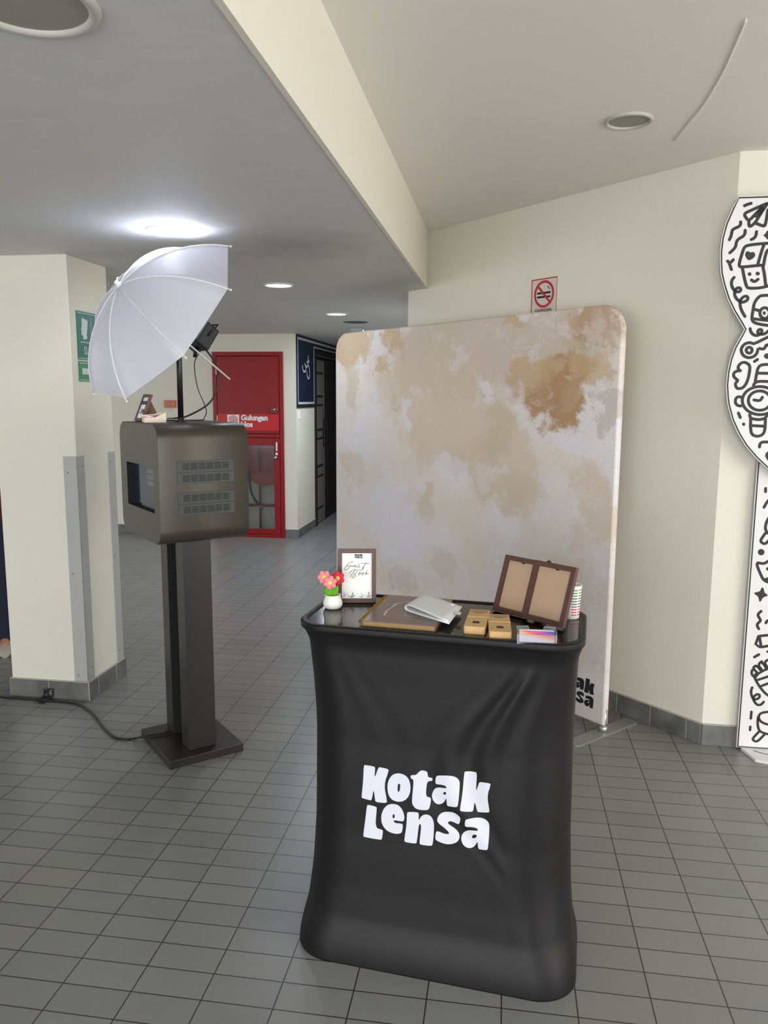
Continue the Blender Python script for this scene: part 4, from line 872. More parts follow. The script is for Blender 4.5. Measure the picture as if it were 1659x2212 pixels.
for x in (0.0, 2.31):
    b = MB(ALU); b.lathe(T((x, 0, 0)) @ RX(-PI/2), [(0.016, 0.004), (0.016, 0.12)], 20); b.lathe(T((x, 0, 0)) @ RX(-PI/2), [(0.021, 0.004), (0.021, 0.03), (0.016, 0.034)], 20); b.build('pole', root)
    b = MB(FOOT); hw = 0.038; b.prism(T((x, 0, 0)) @ RX(-PI/2), [(-hw+0.015, -0.235), (hw-0.015, -0.235), (hw, -0.215), (hw, 0.215), (hw-0.015, 0.235), (-hw+0.015, 0.235), (-hw, 0.215), (-hw, -0.215)], 0.0, 0.006)
    b.build('foot_plate', root)

# ---------------------------------------------------------------- promo counter
TZ = 0.975; TANG = math.radians(-14.7)
TM = T((0.180, 2.228, 0)) @ RZ(TANG); TB = Vector((0.172, 2.170, 0))
tdx = Vector((math.cos(TANG), math.sin(TANG), 0)); tdy = Vector((-math.sin(TANG), math.cos(TANG), 0))
off = TM.inverted() @ TB
root = thing('promo_counter', TM, 'black stretch cloth promo counter with white lettering on its front', 'table')
CL = mat('black_spandex', (23, 21, 22), 0.47, spec=0.26)
def sm(t): t = max(0, min(1, t)); return t*t*(3-2*t)
WT, DT = 0.80, 0.39
def ring(z):
    t = z/TZ
    tab = ((0, 0), (.03, .001), (.06, .008), (.12, .026), (.21, .035), (.37, .043), (.64, .043), (.81, .034), (.91, .026), (.935, .018), (.950, .009), (.957, .0035), (.961, .001), (.98, 0))
    for (za, ia), (zb, ib) in zip(tab, tab[1:]):
        if za <= z <= zb: ins = ia+(ib-ia)*(z-za)/(zb-za)
    k = 1-t
    cx_, cy_ = off.x*k, off.y*k
    w_, d_ = WT+(0.815-WT)*k-2*ins*0.62, DT+0.01*k-2*ins
    mid = sm(k/0.3)*sm((1-k)/0.3); r_ = 0.085+0.03*k+0.03*mid; rR = r_+0.035*mid
    pts = []
    N = 26
    def seg(a, b_, n): return [(a[0]+(b_[0]-a[0])*i/n, a[1]+(b_[1]-a[1])*i/n) for i in range(n)]
    hw, hd = w_/2, d_/2
    for (x, y, a0, rc), nx in (((-hw+r_, -hd+r_, PI, r_), ((hw-rR, -hd), 90)), ((hw-rR, -hd+rR, 1.5*PI, rR), ((hw, hd-r_), 16)), ((hw-r_, hd-r_, 0, r_), ((-hw+r_, hd), 20)), ((-hw+r_, hd-r_, PI/2, r_), ((-hw, -hd+r_), 16))):
        for i in range(12):
            a = a0+PI/2*i/12; pts.append((x+rc*math.cos(a), y+rc*math.sin(a)))
        a = a0+PI/2; s0 = (x+rc*math.cos(a), y+rc*math.sin(a)); pts += seg(s0, nx[0], nx[1])
    out = []
    for x, y in pts:
        dz = 0.0
        # tension folds: fans that run from the upper right and lower right corners (and faintly the left ones)
        env = sm((z-0.08)/0.12)*sm((TZ-0.05-z)/0.1)
        if y < -hd+0.06:
            for sx_, amp in ((1, 0.0070), (-1, 0.0006)):
                ux = (hw*sx_-x)*sx_
                cxr = 0.02+0.16*sm((z-0.25)/0.3)*sm((0.95-z)/0.35)   # folds bow inwards at mid height
                q_ = (ux-0.015)/(0.10+cxr)
                if 0 < q_ < 1.6: dz += amp*math.sin(q_*15.0+1.2*math.sin(z*5))*math.exp(-((q_-0.75)/0.5)**2)*env*(0.55+0.45*math.sin(z*7+q_*3))
        out.append(Vector((x+cx_, y+cy_+dz, z)))
    return out
b = MB(CL)
zs = [0.0, 0.004, 0.02, 0.05, 0.07, 0.085, 0.1]+[0.1+i*0.015 for i in range(1, 56)]
zs = [z for z in zs if z < 0.945]+[0.945, 0.950, 0.954, 0.957, 0.959, 0.961, 0.966, 0.971, TZ]
rgs = []
for z in zs:
    R_ = ring(z)
    if z >= 0.959:  # hem band over the rim
        R_ = [Vector((v.x*1.004, v.y*1.006, v.z)) for v in R_]
    rgs.append(R_)
top = ring(TZ)
def scl(R_, dx, z):
    hw, hd = WT/2, DT/2; return [Vector((v.x*(hw-dx)/hw, v.y*(hd-dx)/hd, z)) for v in R_]
rgs += [scl(top, 0.0025, TZ+0.0025), scl(top, 0.006, TZ+0.003), scl(top, 0.016, TZ+0.0025), scl(top, 0.020, TZ-0.004)]
b.loft(rgs, (True, False))
# wordmark wrapped on the front of the cloth
from mathutils.bvhtree import BVHTree
b.bm.faces.ensure_lookup_table(); bvh = BVHTree.FromBMesh(b.bm)
b.use(mat('logo_white', (208, 208, 218), 0.6))
fp = TM @ Vector((0, -0.165, 0)); fn = -tdy
def tpix(px, py):
    P = TM.inverted() @ onplane(760+px*0.18987, 1650+py*0.18987, TM @ Vector((0, -0.18+off.y*0.6, 0)), fn); return (P.x, P.z)
for P, Hh in logo_shapes(tpix):
    t2 = bmesh.new(); loops = [P]+Hh; PP = [p for L in loops for p in L]
    V = [t2.verts.new((x, 0, z)) for x, z in PP]
    for tri in tessellate_polygon([[Vector((x, z, 0)) for x, z in L] for L in loops]):
        a_, b2, c_ = [PP[i] for i in tri]
        cr = (b2[0]-a_[0])*(c_[1]-a_[1])-(b2[1]-a_[1])*(c_[0]-a_[0])
        if abs(cr) > 1e-12: t2.faces.new([V[i] for i in (tri if cr > 0 else tri[::-1])])
    for _ in range(3):
        es = [e for e in t2.edges if e.calc_length() > 0.012]
        if es: bmesh.ops.subdivide_edges(t2, edges=es, cuts=1)
    bmesh.ops.triangulate(t2, faces=t2.faces[:])
    for v in t2.verts:
        h_ = bvh.ray_cast(Vector((v.co.x, -1.0, v.co.z)), Vector((0, 1, 0)))
        v.co.y = (h_[0].y if h_[0] else -0.17)-0.0009
    b.merge(t2, I4, True)
b.build('stretch_cover', root)
tt = MB(mat('gloss_black_top', (16, 17, 17), 0.14, noise=(30, 0.2), spec=0.38)); tp = scl(top, 0.019, 0)
tt.prism(I4, [(v.x, v.y) for v in tp], TZ-0.02, TZ-0.001); tt.build('table_top', root)
ZT = TZ-0.001+0.0003

# things on the counter
def on(px, py, z=ZT): return onz(px, py, z)
# flower pot
pc = Vector((-0.154, 2.318, ZT)); r = thing('flower_pot', T(pc), 'small white pot with three crocheted pink and red flowers on the counter', 'flower pot'); 
b = MB(mat('pot_white', (236, 234, 224), 0.35)); b.lathe(I4, [(0.016, 0), (0.024, 0.002), (0.029, 0.010), (0.0295, 0.018), (0.026, 0.029), (0.0235, 0.036), (0.0245, 0.041), (0.0255, 0.043), (0.023, 0.043), (0.021, 0.036), (0.001, 0.034)], 36); b.build('pot', r)
GR = mat('yarn_green', (112, 176, 36), 0.9, bump=(700, 0.8)); PK = mat('yarn_pink', (244, 150, 156), 0.9, bump=(700, 0.8)); RD = mat('yarn_red', (232, 48, 74), 0.9, bump=(700, 0.8)); YL = mat('yarn_yellow', (250, 218, 120), 0.9, bump=(700, 0.8))
heads = [((700.4, 1247), PK, -0.012), ((713, 1258.6), PK, -0.022), ((729.3, 1249), RD, 0.004)]
def flat3(p, y):
    d = ray(*p); return EYE+d*(y/d.y)-pc
for i, (p_, m_, dy) in enumerate(heads):
    C_ = flat3(p_, pc.y+dy); hM = T(C_) @ RX(math.radians(-8)) @ RZ(0) @ RX(PI/2)
    f = MB(m_)
    for k in range(6):
        a = k*PI/3+0.3*i; pm = hM @ T((0.0122*math.cos(a), 0.0122*math.sin(a), 0)) @ RZ(a)
        f.ball(pm @ Matrix.Diagonal((1.05, 0.92, 0.7, 1)), 0.0094, 14, 8)
    fo_ = f.build('flower', r); y = MB(YL); y.ball(hM @ T((0, 0, 0.0035)) @ Matrix.Diagonal((1, 1, 0.6, 1)), 0.0074, 14, 8); y.build('flower_centre', fo_)
    s = MB(GR); s.tube(catmull([Vector((0.002*(i-1), 0, 0.034)), Vector((C_.x*0.35, 0.001, 0.05)), C_+Vector((0, 0.006, -0.004))], 5), 0.0026, 8); s.build('stem', r)
s = MB(GR)
for cx_, cz_, ang, sx_, sz_ in ((-0.010, 0.056, 0.25, 0.0165, 0.019), (0.009, 0.054, -0.3, 0.008, 0.019)): s.ball(T((cx_, -0.006, cz_)) @ RY(-ang) @ Matrix.Diagonal((sx_/0.01, 0.5, sz_/0.01, 1)), 0.01, 16, 10)
s.build('leaf', r)
# guest book sign
def guest(w, h, bw, d):
    p = MB(PAPER); p.box(I4, (-w/2+bw*0.8, -0.001, bw*0.8), (w/2-bw*0.8, 0.001, h-bw*0.8)); I = T((0, -0.0012, 0)) @ RX(PI/2)
    p.use(INK)
    zx0, zx1, zy0, zy1 = 575, 1245, 140, 1100
    def gp(x, y): return (-w/2+(x-zx0)/(zx1-zx0)*w, h-(y-zy0)/(zy1-zy0)*h)
    g = lambda L, w_=0.0014: p.stroke(I, [gp(*q) for q in L], w_, 0.0003)
    g([(850,380),(800,375),(740,430),(690,500),(705,520),(760,500),(785,455),(770,440),(740,450)], 0.0014)
    g([(800,430),(795,455),(815,460),(835,430),(838,460),(860,455)]); g([(860,455),(890,440),(885,425),(865,440),(870,465),(910,455)]); g([(955,410),(930,430),(960,455),(945,475),(905,460)])
    g([(945,515),(985,525),(1010,505),(1020,450)]); g([(985,395),(1060,405),(1125,402)], 0.0014); g([(1075,380),(1040,440),(1015,505)], 0.0013)
    g([(885,510),(850,560),(795,640)], 0.0014); g([(780,585),(810,540),(880,505),(935,520),(910,560),(850,590),(895,600),(890,640),(840,665),(825,650),(870,610)], 0.0013)
    g([(960,560),(935,590),(945,612),(970,590),(960,562),(985,572)]); g([(1010,560),(990,590),(1000,612),(1025,585),(1015,562),(1035,570)]); g([(1090,520),(1060,580),(1050,615)], 0.0013); g([(1060,590),(1095,565),(1080,590),(1100,595),(1115,580)])
    for P, Hh in logo_shapes(lambda x, y: (0.0055+lvl(x, y)[0]*0.0135, h*0.862+lvl(x, y)[1]*0.0135)): p.flat(I, P, 0.0003, Hh)
    for m_, L in ((mat('leaf_slate', (84, 100, 128), 0.7), [((815,1000),(845,920),(835,960)), ((820,1005),(870,965),(850,990)), ((815,1005),(765,980),(790,1000)), ((1105,990),(1115,915),(1125,950)), ((1110,1005),(1155,975),(1130,995))]),
                  (mat('leaf_pale', (170, 180, 192), 0.7), [((680,1000),(690,910),(700,950)), ((690,990),(735,940),(715,970)), ((990,1000),(985,940),(1000,970)), ((990,1005),(1030,975),(1010,992)), ((1090,1000),(1070,970),(1085,985)), ((985,1005),(955,985),(970,998))])):
        p.use(m_)
        for a_, b2, c_ in L: p.stroke(I, [gp(*a_), gp(*c_), gp(*b2)], 0.0022, 0.0003, smooth=1)
    return p
M_ = frame((-0.0835, 2.383, ZT+0.0005), math.radians(1.5), math.radians(-6))
r = picture_frame('guest_book_sign', M_, 0.120, 0.1685, 0.0135, 0.012, DWOOD, 'dark wooden framed guest book sign standing behind the flower pot', 'picture frame', guest)
b = MB(DWOOD); b.prism(RY(PI/2), [(-0.12, 0.007), (-0.012, 0.007), (-0.007, 0.045), (-0.013, 0.047)][::-1], -0.018, 0.018); b.build('easel', r)
# notebook
nl, nr, fr_, fl_ = Vector((-0.068, 2.128)), Vector((0.138, 2.085)), Vector((0.219, 2.366)), Vector((0.018, 2.428))
ux = ((nr-nl)+(fr_-fl_)).normalized(); L1 = ((nr-nl).length+(fr_-fl_).length)/2; Lh = ((fl_-nl).length+(fr_-nr).length)/2
ang = math.atan2(ux.y, ux.x)-0.0; cen = (nl+nr+fr_+fl_)/4
M_ = frame((cen.x, cen.y, ZT), ang); sk = ((fl_-nl).normalized().dot(ux))*Lh
r = thing('guest_notebook', M_, 'taupe hardcover notebook with gold spiral binding lying on the counter', 'notebook')
pg = MB(mat('notebook_pages', (150, 122, 74), 0.6)); w2, h2 = L1/2, Lh/2
pg.box(I4, (-w2+0.004, -h2+0.002, 0.001), (w2-0.002, h2-0.002, 0.0130), 0.0005, 1)
pg.build('pages', r)
cv = MB(mat('cover_taupe', (118, 97, 92), 0.3, noise=(12, 0.05), coat=0.25)); cv.box(I4, (-w2, -h2, 0.0130), (w2, h2, 0.0158), 0.0006, 1); cv.box(I4, (-w2, -h2, 0.0), (w2, h2, 0.0015), 0.0004, 1)
cv.use(mat('cover_cream_line', (222, 196, 180), 0.5)); rnd = random.Random(3)
loop = [(-0.055, -0.085), (-0.062, -0.04), (-0.058, 0.01), (-0.05, 0.055), (-0.03, 0.08), (0.0, 0.088), (0.035, 0.084), (0.055, 0.06)]
for rep in range(4):
    cv.stroke(I4, [(x+rnd.uniform(-.006, .006), y+rnd.uniform(-.006, .006)) for x, y in loop], 0.0016+0.0008*rep, 0.0160+rep*0.00003, smooth=2)
for rep in range(9):
    t0 = rnd.uniform(-0.04, 0.04); y0_ = rnd.choice((0.075, 0.06, -0.075, -0.01)); cv.stroke(I4, [(t0, y0_), (t0+0.01, y0_+rnd.uniform(-.012, .012)), (t0+0.02, y0_+rnd.uniform(-.01, .01))], 0.0024, 0.01615+rep*0.00002)
cv.stroke(I4, [(-0.055, -0.085), (-0.03, -0.094), (0.0, -0.096), (0.03, -0.1)], 0.0018, 0.0161)
cv.build('cover', r)
sp_ = MB(mat('gold_wire', (196, 158, 44), 0.3, metal=0.8)); hp = []
turns = 34
for i in range(turns*10+1):
    a = 2*PI*i/10; hp.append(Vector((-w2-0.001+0.0080*math.cos(a), -h2+0.004+(2*h2-0.008)*i/(turns*10), 0.0092+0.0088*math.sin(a))))
sp_.tube(hp, 0.0011, 5); sp_.build('spiral_binding', r)
# frosted plastic folder
fc = [on(x, y, ZT+0.022) for x, y in ((875, 1316), (912, 1288), (999, 1307), (970, 1345))]
cen = sum(fc, Vector())/4; M_ = T((cen.x, cen.y, ZT)); 
FR = mat('frosted_plastic', (240, 243, 242), 0.35, trans=0.12, spec=0.5)
r = thing('plastic_folder', M_, 'frosted white plastic pouch folded over on top of the notebook', 'folder')
loc = [v-M_.translation for v in fc]; A_, B_, C_, D_ = loc
b = MB(FR); N = 14; rows = []
for i in range(N+1):                     # side profile: bottom sheet, fold on the left, top sheet
    t = i/N; rows.append((1-t, 0.0145+0.0*t))
prof = [(1.0, 0.0142), (0.7, 0.0142), (0.35, 0.0143), (0.12, 0.0146), (0.02, 0.0165), (-0.012, 0.022), (0.0, 0.029), (0.04, 0.0325), (0.14, 0.033), (0.35, 0.030), (0.6, 0.026), (0.8, 0.0225), (0.97, 0.0195)]
grid = []
for t, z in prof:
    row = []
    for j in range(9):
        s_ = j/8; L_ = A_.lerp(D_, 0).lerp(B_, s_); R_ = D_.lerp(C_, s_)
        p = L_.lerp(R_, t); zz_ = z-(0.006*s_ if z > 0.0146 else 0)*(1 if t > -0.1 else 0); zz_ = max(zz_, 0.0142)+0.0035
        row.append(Vector((p.x, p.y, zz_)))
    grid.append(row)
b.loft(grid, (False, False), True, False); 
o = b.build('sheet', r); md = o.modifiers.new('s', 'SOLIDIFY'); md.thickness = 0.0008; md.offset = 0
b = MB(FR); e_ = D_.lerp(C_, 0.55); dr = (D_-A_).normalized(); pr2 = (C_-D_).normalized()
b.prism(T((e_.x, e_.y, 0.0215)) @ Matrix(((dr.x, pr2.x, 0, 0), (dr.y, pr2.y, 0, 0), (0, 0, 1, 0), (0, 0, 0, 1))), rrect(-0.006, -0.014, 0.016, 0.014, 0.005, 4), 0, 0.001); b.build('closure_tab', r)
b = MB(FR); b.ball(T((C_.lerp(D_, 0.45)*0.8+Vector((0, 0, 0)))) @ T((0, 0, 0.0255)) @ Matrix.Diagonal((1, 1, 0.35, 1)), 0.006, 14, 8); b.build('snap_button', r)
# kraft packets
KR = mat('kraft_card', (212, 174, 122), 0.75, noise=(60, 0.08)); KRE = mat('kraft_edges', (205, 166, 115), 0.8); BAND = mat('rubber_band', (236, 190, 116), 0.5); KIN = mat('kraft_print', (72, 60, 48), 0.8)
def kraft(q, h, label):
    nl, nr, fr_, fl_ = [Vector(v) for v in q]; cen = (nl+nr+fr_+fl_)/4; u = ((nr-nl)+(fr_-fl_)).normalized(); w_ = ((nr-nl).length+(fr_-fl_).length)/2; l_ = ((fl_-nl).length+(fr_-nr).length)/2
    M_ = frame((cen.x, cen.y, ZT), math.atan2(u.y, u.x)+0.03)
    r = thing('kraft_card_stack', M_, label, 'card stack', 'kraft photo card stacks on the counter'); w2, l2 = w_/2*0.97, l_/2*0.98
    rn = random.Random(int(cen.x*1000)); n = 11
    for k in range(n):
        b = MB(KR if k == n-1 else KRE) if k % 2 else MB(KR)
        if k == n-1: b = MB(KR)
        dx = rn.uniform(-.0003, .0003); dy = rn.uniform(-.0005, .0005); z0 = h*k/n
        b.prism(T((dx, dy, 0)), rrect(-w2, -l2, w2, l2, 0.006, 4), z0+0.00002, z0+h/n-0.00002)
        if k == n-1:
            b.use(KIN)
            for rI, (yy, sz) in enumerate(((l2*0.86, 0.0082), (l2*0.70, 0.0082))):
                x_ = -w2+0.006
                while x_ < w2-0.007: b.flat(T((dx, dy, 0)), [(x_, yy-sz/2), (x_+0.0012, yy-sz/2), (x_+0.0012, yy+sz/2), (x_, yy+sz/2)], h+0.0001); x_ += 0.0026
            b.box(T((dx, dy, 0)), (-0.012, l2*0.55, h), (0.012, l2*0.60, h+0.0002)); b.box(T((dx, dy, 0)), (-0.009, -l2*0.62, h), (0.010, -l2*0.38, h+0.0002))
        b.build('card', r)
    b = MB(BAND); y_ = l2*0.12; hw = w2+0.0009
    b.loft([[Vector((x, y, z)) for x, z in ((-hw, -0.0002), (hw, -0.0002), (hw, h+0.0008), (-hw, h+0.0008))] for y in (y_-0.0018, y_+0.0018)], (True, True), False); b.build('rubber_band', r)
kraft(((0.213, 2.066), (0.271, 2.050), (0.318, 2.228), (0.259, 2.241)), 0.021, 'left banded stack of brown kraft cards beside the plastic pouch')
kraft(((0.270, 2.022), (0.331, 2.018), (0.373, 2.184), (0.312, 2.198)), 0.019, 'right banded stack of brown kraft cards in front of the double frame')
# double frame
bl2, bm2, br2 = Vector((0.329, 2.291)), Vector((0.407, 2.203)), Vector((0.502, 2.100))
ang = math.atan2(br2.y-bl2.y, br2.x-bl2.x); Ltot = (br2-bl2).length
M_ = frame((bl2.x, bl2.y, ZT+0.004), ang, math.radians(-19))
r = thing('double_picture_frame', M_, 'hinged pair of empty dark wooden frames leaning back on the counter', 'picture frame')
MDF = mat('frame_brown_board', (176, 148, 122), 0.8, noise=(200, 0.05))
for i, (xa, xb, yo) in enumerate(((0.0, Ltot*0.47, 0.004), (Ltot*0.455, Ltot, -0.006))):
    w_ = xb-xa; h_ = 0.172; bw = 0.0145
    b = MB(DWOOD); b.prism(T((xa, yo, 0)) @ RX(PI/2), [(0, 0), (w_, 0), (w_, h_), (0, h_)], -0.007, 0.007, holes=[[(bw, bw), (w_-bw, bw), (w_-bw, h_-bw), (bw, h_-bw)]]); fo_ = b.build('frame', r)
    b = MB(MDF); b.box(T((xa, yo, 0)), (bw*0.6, 0.001, bw*0.6), (w_-bw*0.6, 0.003, h_-bw*0.6)); b.build('backing_board', fo_)
    b = MB(BLACK); b.box(T((xa+w_*0.55, yo, h_-bw)), (-0.005, -0.001, -0.003), (0.005, 0.001, 0.001)); b.build('turn_tab', fo_)
b = MB(BLACK); b.tube([Vector((Ltot*0.56, 0.008, 0.173)), Vector((Ltot*0.59, 0.008, 0.178)), Vector((Ltot*0.61, 0.008, 0.173))], 0.0025, 6); b.build('hanger', r)
b = MB(DWOOD); b.prism(T((Ltot*0.5, 0, 0)) @ RY(PI/2), [(-0.13, 0.009), (-0.035, 0.009), (-0.024, 0.062), (-0.030, 0.066)][::-1], -0.015, 0.015); b.build('easel', r)
# clear card holder
hb = Vector((0.348, 1.980)); hb2 = Vector((0.4525, 1.968)); ang = math.atan2(hb2.y-hb.y, hb2.x-hb.x); M_ = frame(((hb+hb2)/2).to_3d()+Vector((0, 0, ZT)), ang)
r = thing('card_holder', M_, 'clear plastic card holder with colourful name cards at the counter edge', 'card holder')
ACR = mat('clear_acrylic', (240, 242, 246), 0.08, trans=0.92, spec=0.5); hw = 0.051; hh = 0.034; hd = 0.036
b = MB(ACR)
ntch = [(0.020*math.cos(a), hh+0.001+0.016*math.sin(a)) for a in [PI+PI*k/12 for k in range(13)]]
bk = [(-hw, 0), (hw, 0), (hw, hh+0.004)]+[(x, z+0.004) for x, z in ntch[::-1]]+[(-hw, hh+0.004)]
b.prism(T((0, hd, 0)) @ RX(PI/2), bk, 0, 0.0018)
b.prism(RX(PI/2), [(-hw, 0), (hw, 0), (hw, 0.026), (-hw, 0.026)], -0.0018, 0.0); b.box(I4, (-hw, 0, 0), (-hw+0.0018, hd, hh), 0); b.box(I4, (hw-0.0018, 0, 0), (hw, hd, hh)); b.box(I4, (-hw, 0, 0), (hw, hd, 0.0018)); b.build('holder', r)
NC = bpy.data.materials.new('name_card_print'); NC.use_nodes = True; nt = NC.node_tree; bs = nt.nodes['Principled BSDF']; bs.inputs['Roughness'].default_value = 0.4
tc = nt.nodes.new('ShaderNodeTexCoord'); sx_ = nt.nodes.new('ShaderNodeSeparateXYZ'); nt.links.new(tc.outputs['Object'], sx_.inputs[0])
mr = nt.nodes.new('ShaderNodeMath'); mr.operation = 'MULTIPLY_ADD'; mr.inputs[1].default_value = 6.0; nt.links.new(sx_.outputs['X'], mr.inputs[0])
mr2 = nt.nodes.new('ShaderNodeMapRange'); mr2.inputs['From Min'].default_value = 0.004; mr2.inputs['From Max'].default_value = 0.036; nt.links.new(sx_.outputs['Z'], mr2.inputs['Value']); nt.links.new(mr2.outputs[0], mr.inputs[2])
rp = nt.nodes.new('ShaderNodeValToRGB'); cr_ = rp.color_ramp; cr_.elements[0].color = (*lin((236, 224, 236)), 1); cr_.elements[0].position = 0.2; cr_.elements[1].color = (*lin((60, 60, 170)), 1); cr_.elements[1].position = 0.95
for p_, c_ in ((0.45, (246, 170, 120)), (0.62, (232, 60, 90)), (0.8, (170, 60, 150))): e_ = cr_.elements.new(p_); e_.color = (*lin(c_), 1)
nt.links.new(mr.outputs[0], rp.inputs[0]); nt.links.new(rp.outputs[0], bs.inputs['Base Color'])
for k in range(6):
    b = MB(NC if k < 2 else PAPER); b.box(T((0, 0.006+k*0.004, 0.0022)) @ RX(-0.30), (-0.045, 0, 0), (0.045, 0.0012, 0.0285)); 
    b.build('name_card', r)
# paper cup with stripes behind the frames
M_ = T((0.550, 2.226, ZT)); r = thing('striped_cup', M_, 'white paper cup with green and red stripes behind the double frame', 'cup')
b = MB(mat('cup_white', (238, 236, 228), 0.5)); pr_c = [(0.020, 0), (0.0215, 0.001), (0.0265, 0.098), (0.0275, 0.1), (0.026, 0.1), (0.0205, 0.004), (0.001, 0.004)]; b.lathe(I4, pr_c, 36)
for k in range(10):
    m_ = mat('cup_green', (60, 140, 50), 0.5) if k > 6 else mat('cup_grey', (90, 92, 90), 0.5) if k > 2 else mat('cup_red', (200, 40, 50), 0.5)
    z0 = 0.012+k*0.0082; b.use(m_)
    for a0 in (-PI/3, PI/4, PI*0.85, PI*1.4):
        rg_ = []
        for z in (z0, z0+0.0032): rr = 0.0215+(z-0.001)*0.0515+0.0003; rg_.append([Vector((rr*math.cos(a0+0.7*t/6), rr*math.sin(a0+0.7*t/6), z)) for t in range(7)])
        b.loft(rg_, (False, False), True, False)
b.build('cup_body', r)

# ---------------------------------------------------------------- person behind the pillar
PC_ = Vector((-2.52, 4.82, 0)); PA = math.radians(25); PM_ = T(PC_) @ RZ(PA)
root = thing('person', PM_, 'person in a maroon top, navy trousers and pale shoes half hidden behind the white pillar', 'person')
def skin(name, verts, edges, radii, m_, parent, root_i=0, sub=2):
    me = bpy.data.meshes.new(name); me.from_pydata([Vector(v) for v in verts], edges, []); o = bpy.data.objects.new(name, me); COL.objects.link(o); o.parent = parent
    me.materials.append(m_); sk_ = o.modifiers.new('skin', 'SKIN'); sk_.use_smooth_shade = True
    for i, r_ in enumerate(radii): me.skin_vertices[0].data[i].radius = r_ if isinstance(r_, tuple) else (r_, r_)
    me.skin_vertices[0].data[root_i].use_root = True
    sb_ = o.modifiers.new('sub', 'SUBSURF'); sb_.levels = sub; sb_.render_levels = sub
    return o
SKN = mat('skin', (178, 130, 104), 0.6); MAR = mat('maroon_cotton', (96, 22, 52), 0.85); NVT = mat('navy_denim', (26, 32, 52), 0.85); SHO = mat('pale_shoe', (176, 168, 152), 0.7); HAIR = mat('black_hair', (20, 16, 16), 0.6)
V = [(0,0,0.95),(0,0,1.12),(0,0,1.30),(0,0,1.42),(0,-0.005,1.50),(0,-0.015,1.60),(0,-0.01,1.67),
     (0.10,0,0.90),(0.105,-0.02,0.50),(0.10,0.0,0.09),(0.10,-0.12,0.04),(-0.10,0,0.90),(-0.105,-0.02,0.50),(-0.10,0.0,0.09),(-0.10,-0.12,0.04),
     (0.17,0,1.39),(0.22,0.02,1.12),(0.23,-0.05,0.88),(0.23,-0.08,0.80),(-0.17,0,1.39),(-0.22,0.02,1.12),(-0.23,-0.05,0.88),(-0.23,-0.08,0.80)]
E_ = [(0,1),(1,2),(2,3),(3,4),(4,5),(5,6),(0,7),(7,8),(8,9),(9,10),(0,11),(11,12),(12,13),(13,14),(3,15),(15,16),(16,17),(17,18),(3,19),(19,20),(20,21),(21,22)]
Rr_ = [(0.15,0.10),(0.13,0.09),(0.15,0.10),(0.09,0.07),0.052,(0.078,0.095),(0.07,0.085),0.08,0.055,0.032,0.03,0.08,0.055,0.032,0.03,0.052,0.042,0.028,0.036,0.052,0.042,0.028,0.036]
for s_ in (1, -1):       # five fingers on each hand, rooted in the palm
    w0 = len(V)
    for f_ in range(4):
        i0 = len(V); y_ = -0.105+0.018*f_; L_ = (0.062, 0.072, 0.068, 0.052)[f_]
        V += [(0.232*s_, y_, 0.775), (0.232*s_, y_-0.004, 0.775-L_*0.55), (0.222*s_, y_-0.002, 0.775-L_)]; E_ += [((18 if s_ > 0 else 22), i0), (i0, i0+1), (i0+1, i0+2)]; Rr_ += [0.0095, 0.009, 0.0075]
    i0 = len(V); V += [(0.222*s_, -0.118, 0.81), (0.212*s_, -0.132, 0.775)]; E_ += [((18 if s_ > 0 else 22), i0), (i0, i0+1)]; Rr_ += [0.011, 0.009]
skin('body', V, E_, Rr_, SKN, root)
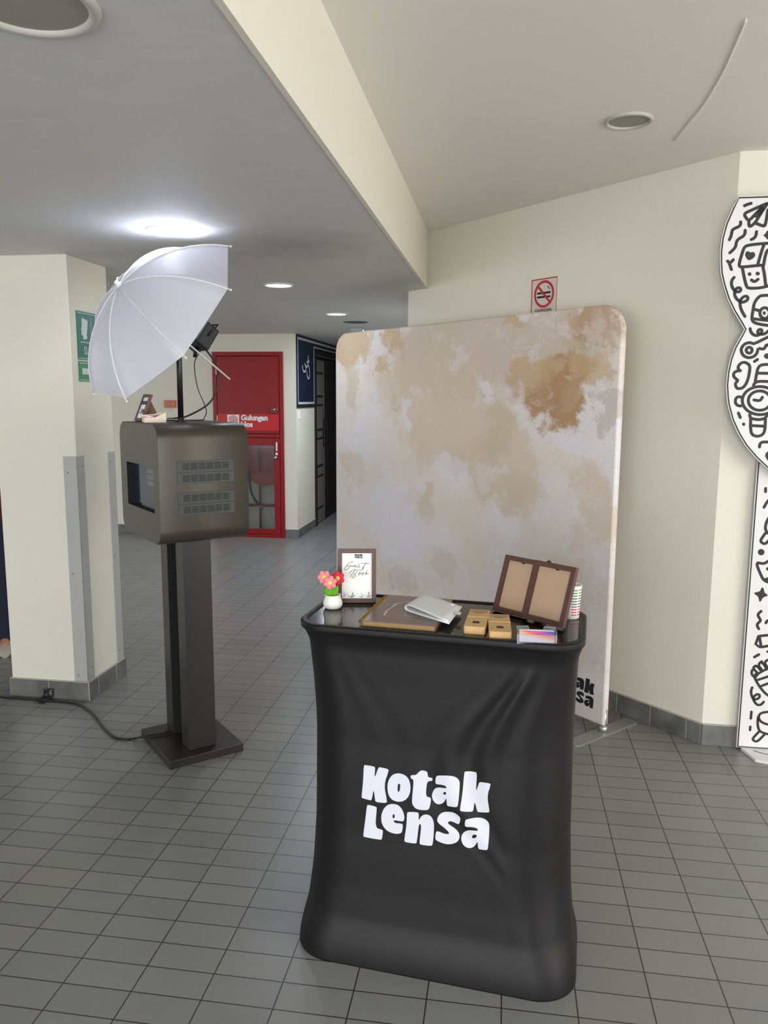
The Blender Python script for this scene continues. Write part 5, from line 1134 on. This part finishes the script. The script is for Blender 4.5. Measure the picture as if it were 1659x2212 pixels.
skin('trousers', [(0,0,0.98),(0,0,0.92),(0.10,0,0.86),(0.107,-0.02,0.50),(0.10,-0.01,0.02),(-0.10,0,0.86),(-0.107,-0.02,0.50),(-0.10,-0.01,0.02)], [(0,1),(1,2),(2,3),(3,4),(1,5),(5,6),(6,7)], [(0.165,0.12),(0.165,0.12),0.10,0.082,0.075,0.10,0.082,0.075], NVT, root)
skin('shirt', [(0,0,0.70),(0,0,0.95),(0,0,1.12),(0,0,1.30),(0,0,1.43),(0.18,0,1.38),(0.225,0.01,1.15),(-0.18,0,1.38),(-0.225,0.01,1.15)], [(0,1),(1,2),(2,3),(3,4),(3,5),(5,6),(3,7),(7,8)], [(0.19,0.135),(0.18,0.13),(0.165,0.12),(0.18,0.125),(0.08,0.075),0.075,0.062,0.075,0.062], MAR, root, 3)
for s_ in (1, -1):
    b = MB(SHO); rg_ = []
    for y, hw_, z1 in ((0.075, 0.03, 0.06), (0.05, 0.042, 0.085), (0.0, 0.042, 0.095), (-0.06, 0.044, 0.075), (-0.13, 0.050, 0.055), (-0.19, 0.042, 0.045), (-0.215, 0.02, 0.03)):
        rg_.append([Vector((0.10*s_+hw_*math.cos(a), y, max(0.0, z1/2+z1/2*math.sin(a)))) for a in [2*PI*k/16 for k in range(16)]])
    b.loft(rg_); b.build('shoe', root)
b = MB(HAIR); b.ball(T((0, 0.022, 1.70)) @ RX(-0.35) @ Matrix.Diagonal((0.086, 0.108, 0.075, 1)), 1.0, 20, 12); b.build('hair', root)
b = MB(SKN); b.ball(T((0, -0.105, 1.61)) @ Matrix.Diagonal((0.014, 0.02, 0.022, 1)), 1.0, 12, 8); b.build('nose', root)
for s_ in (1, -1): b = MB(SKN); b.ball(T((0.078*s_, 0.0, 1.61)) @ Matrix.Diagonal((0.012, 0.02, 0.03, 1)), 1.0, 10, 8); b.build('ear', root)
for s_ in (1, -1):
    b = MB(mat('eye_white', (230, 226, 220), 0.3)); b.ball(T((0.03*s_, -0.088, 1.63)), 0.012, 12, 8); b.use(INK); b.ball(T((0.03*s_, -0.0965, 1.63)), 0.0045, 8, 6); b.build('eye', root)
b = MB(mat('lip_rose', (150, 84, 80), 0.6)); b.ball(T((0, -0.093, 1.565)) @ Matrix.Diagonal((0.024, 0.008, 0.006, 1)), 1.0, 12, 6); b.build('mouth', root)
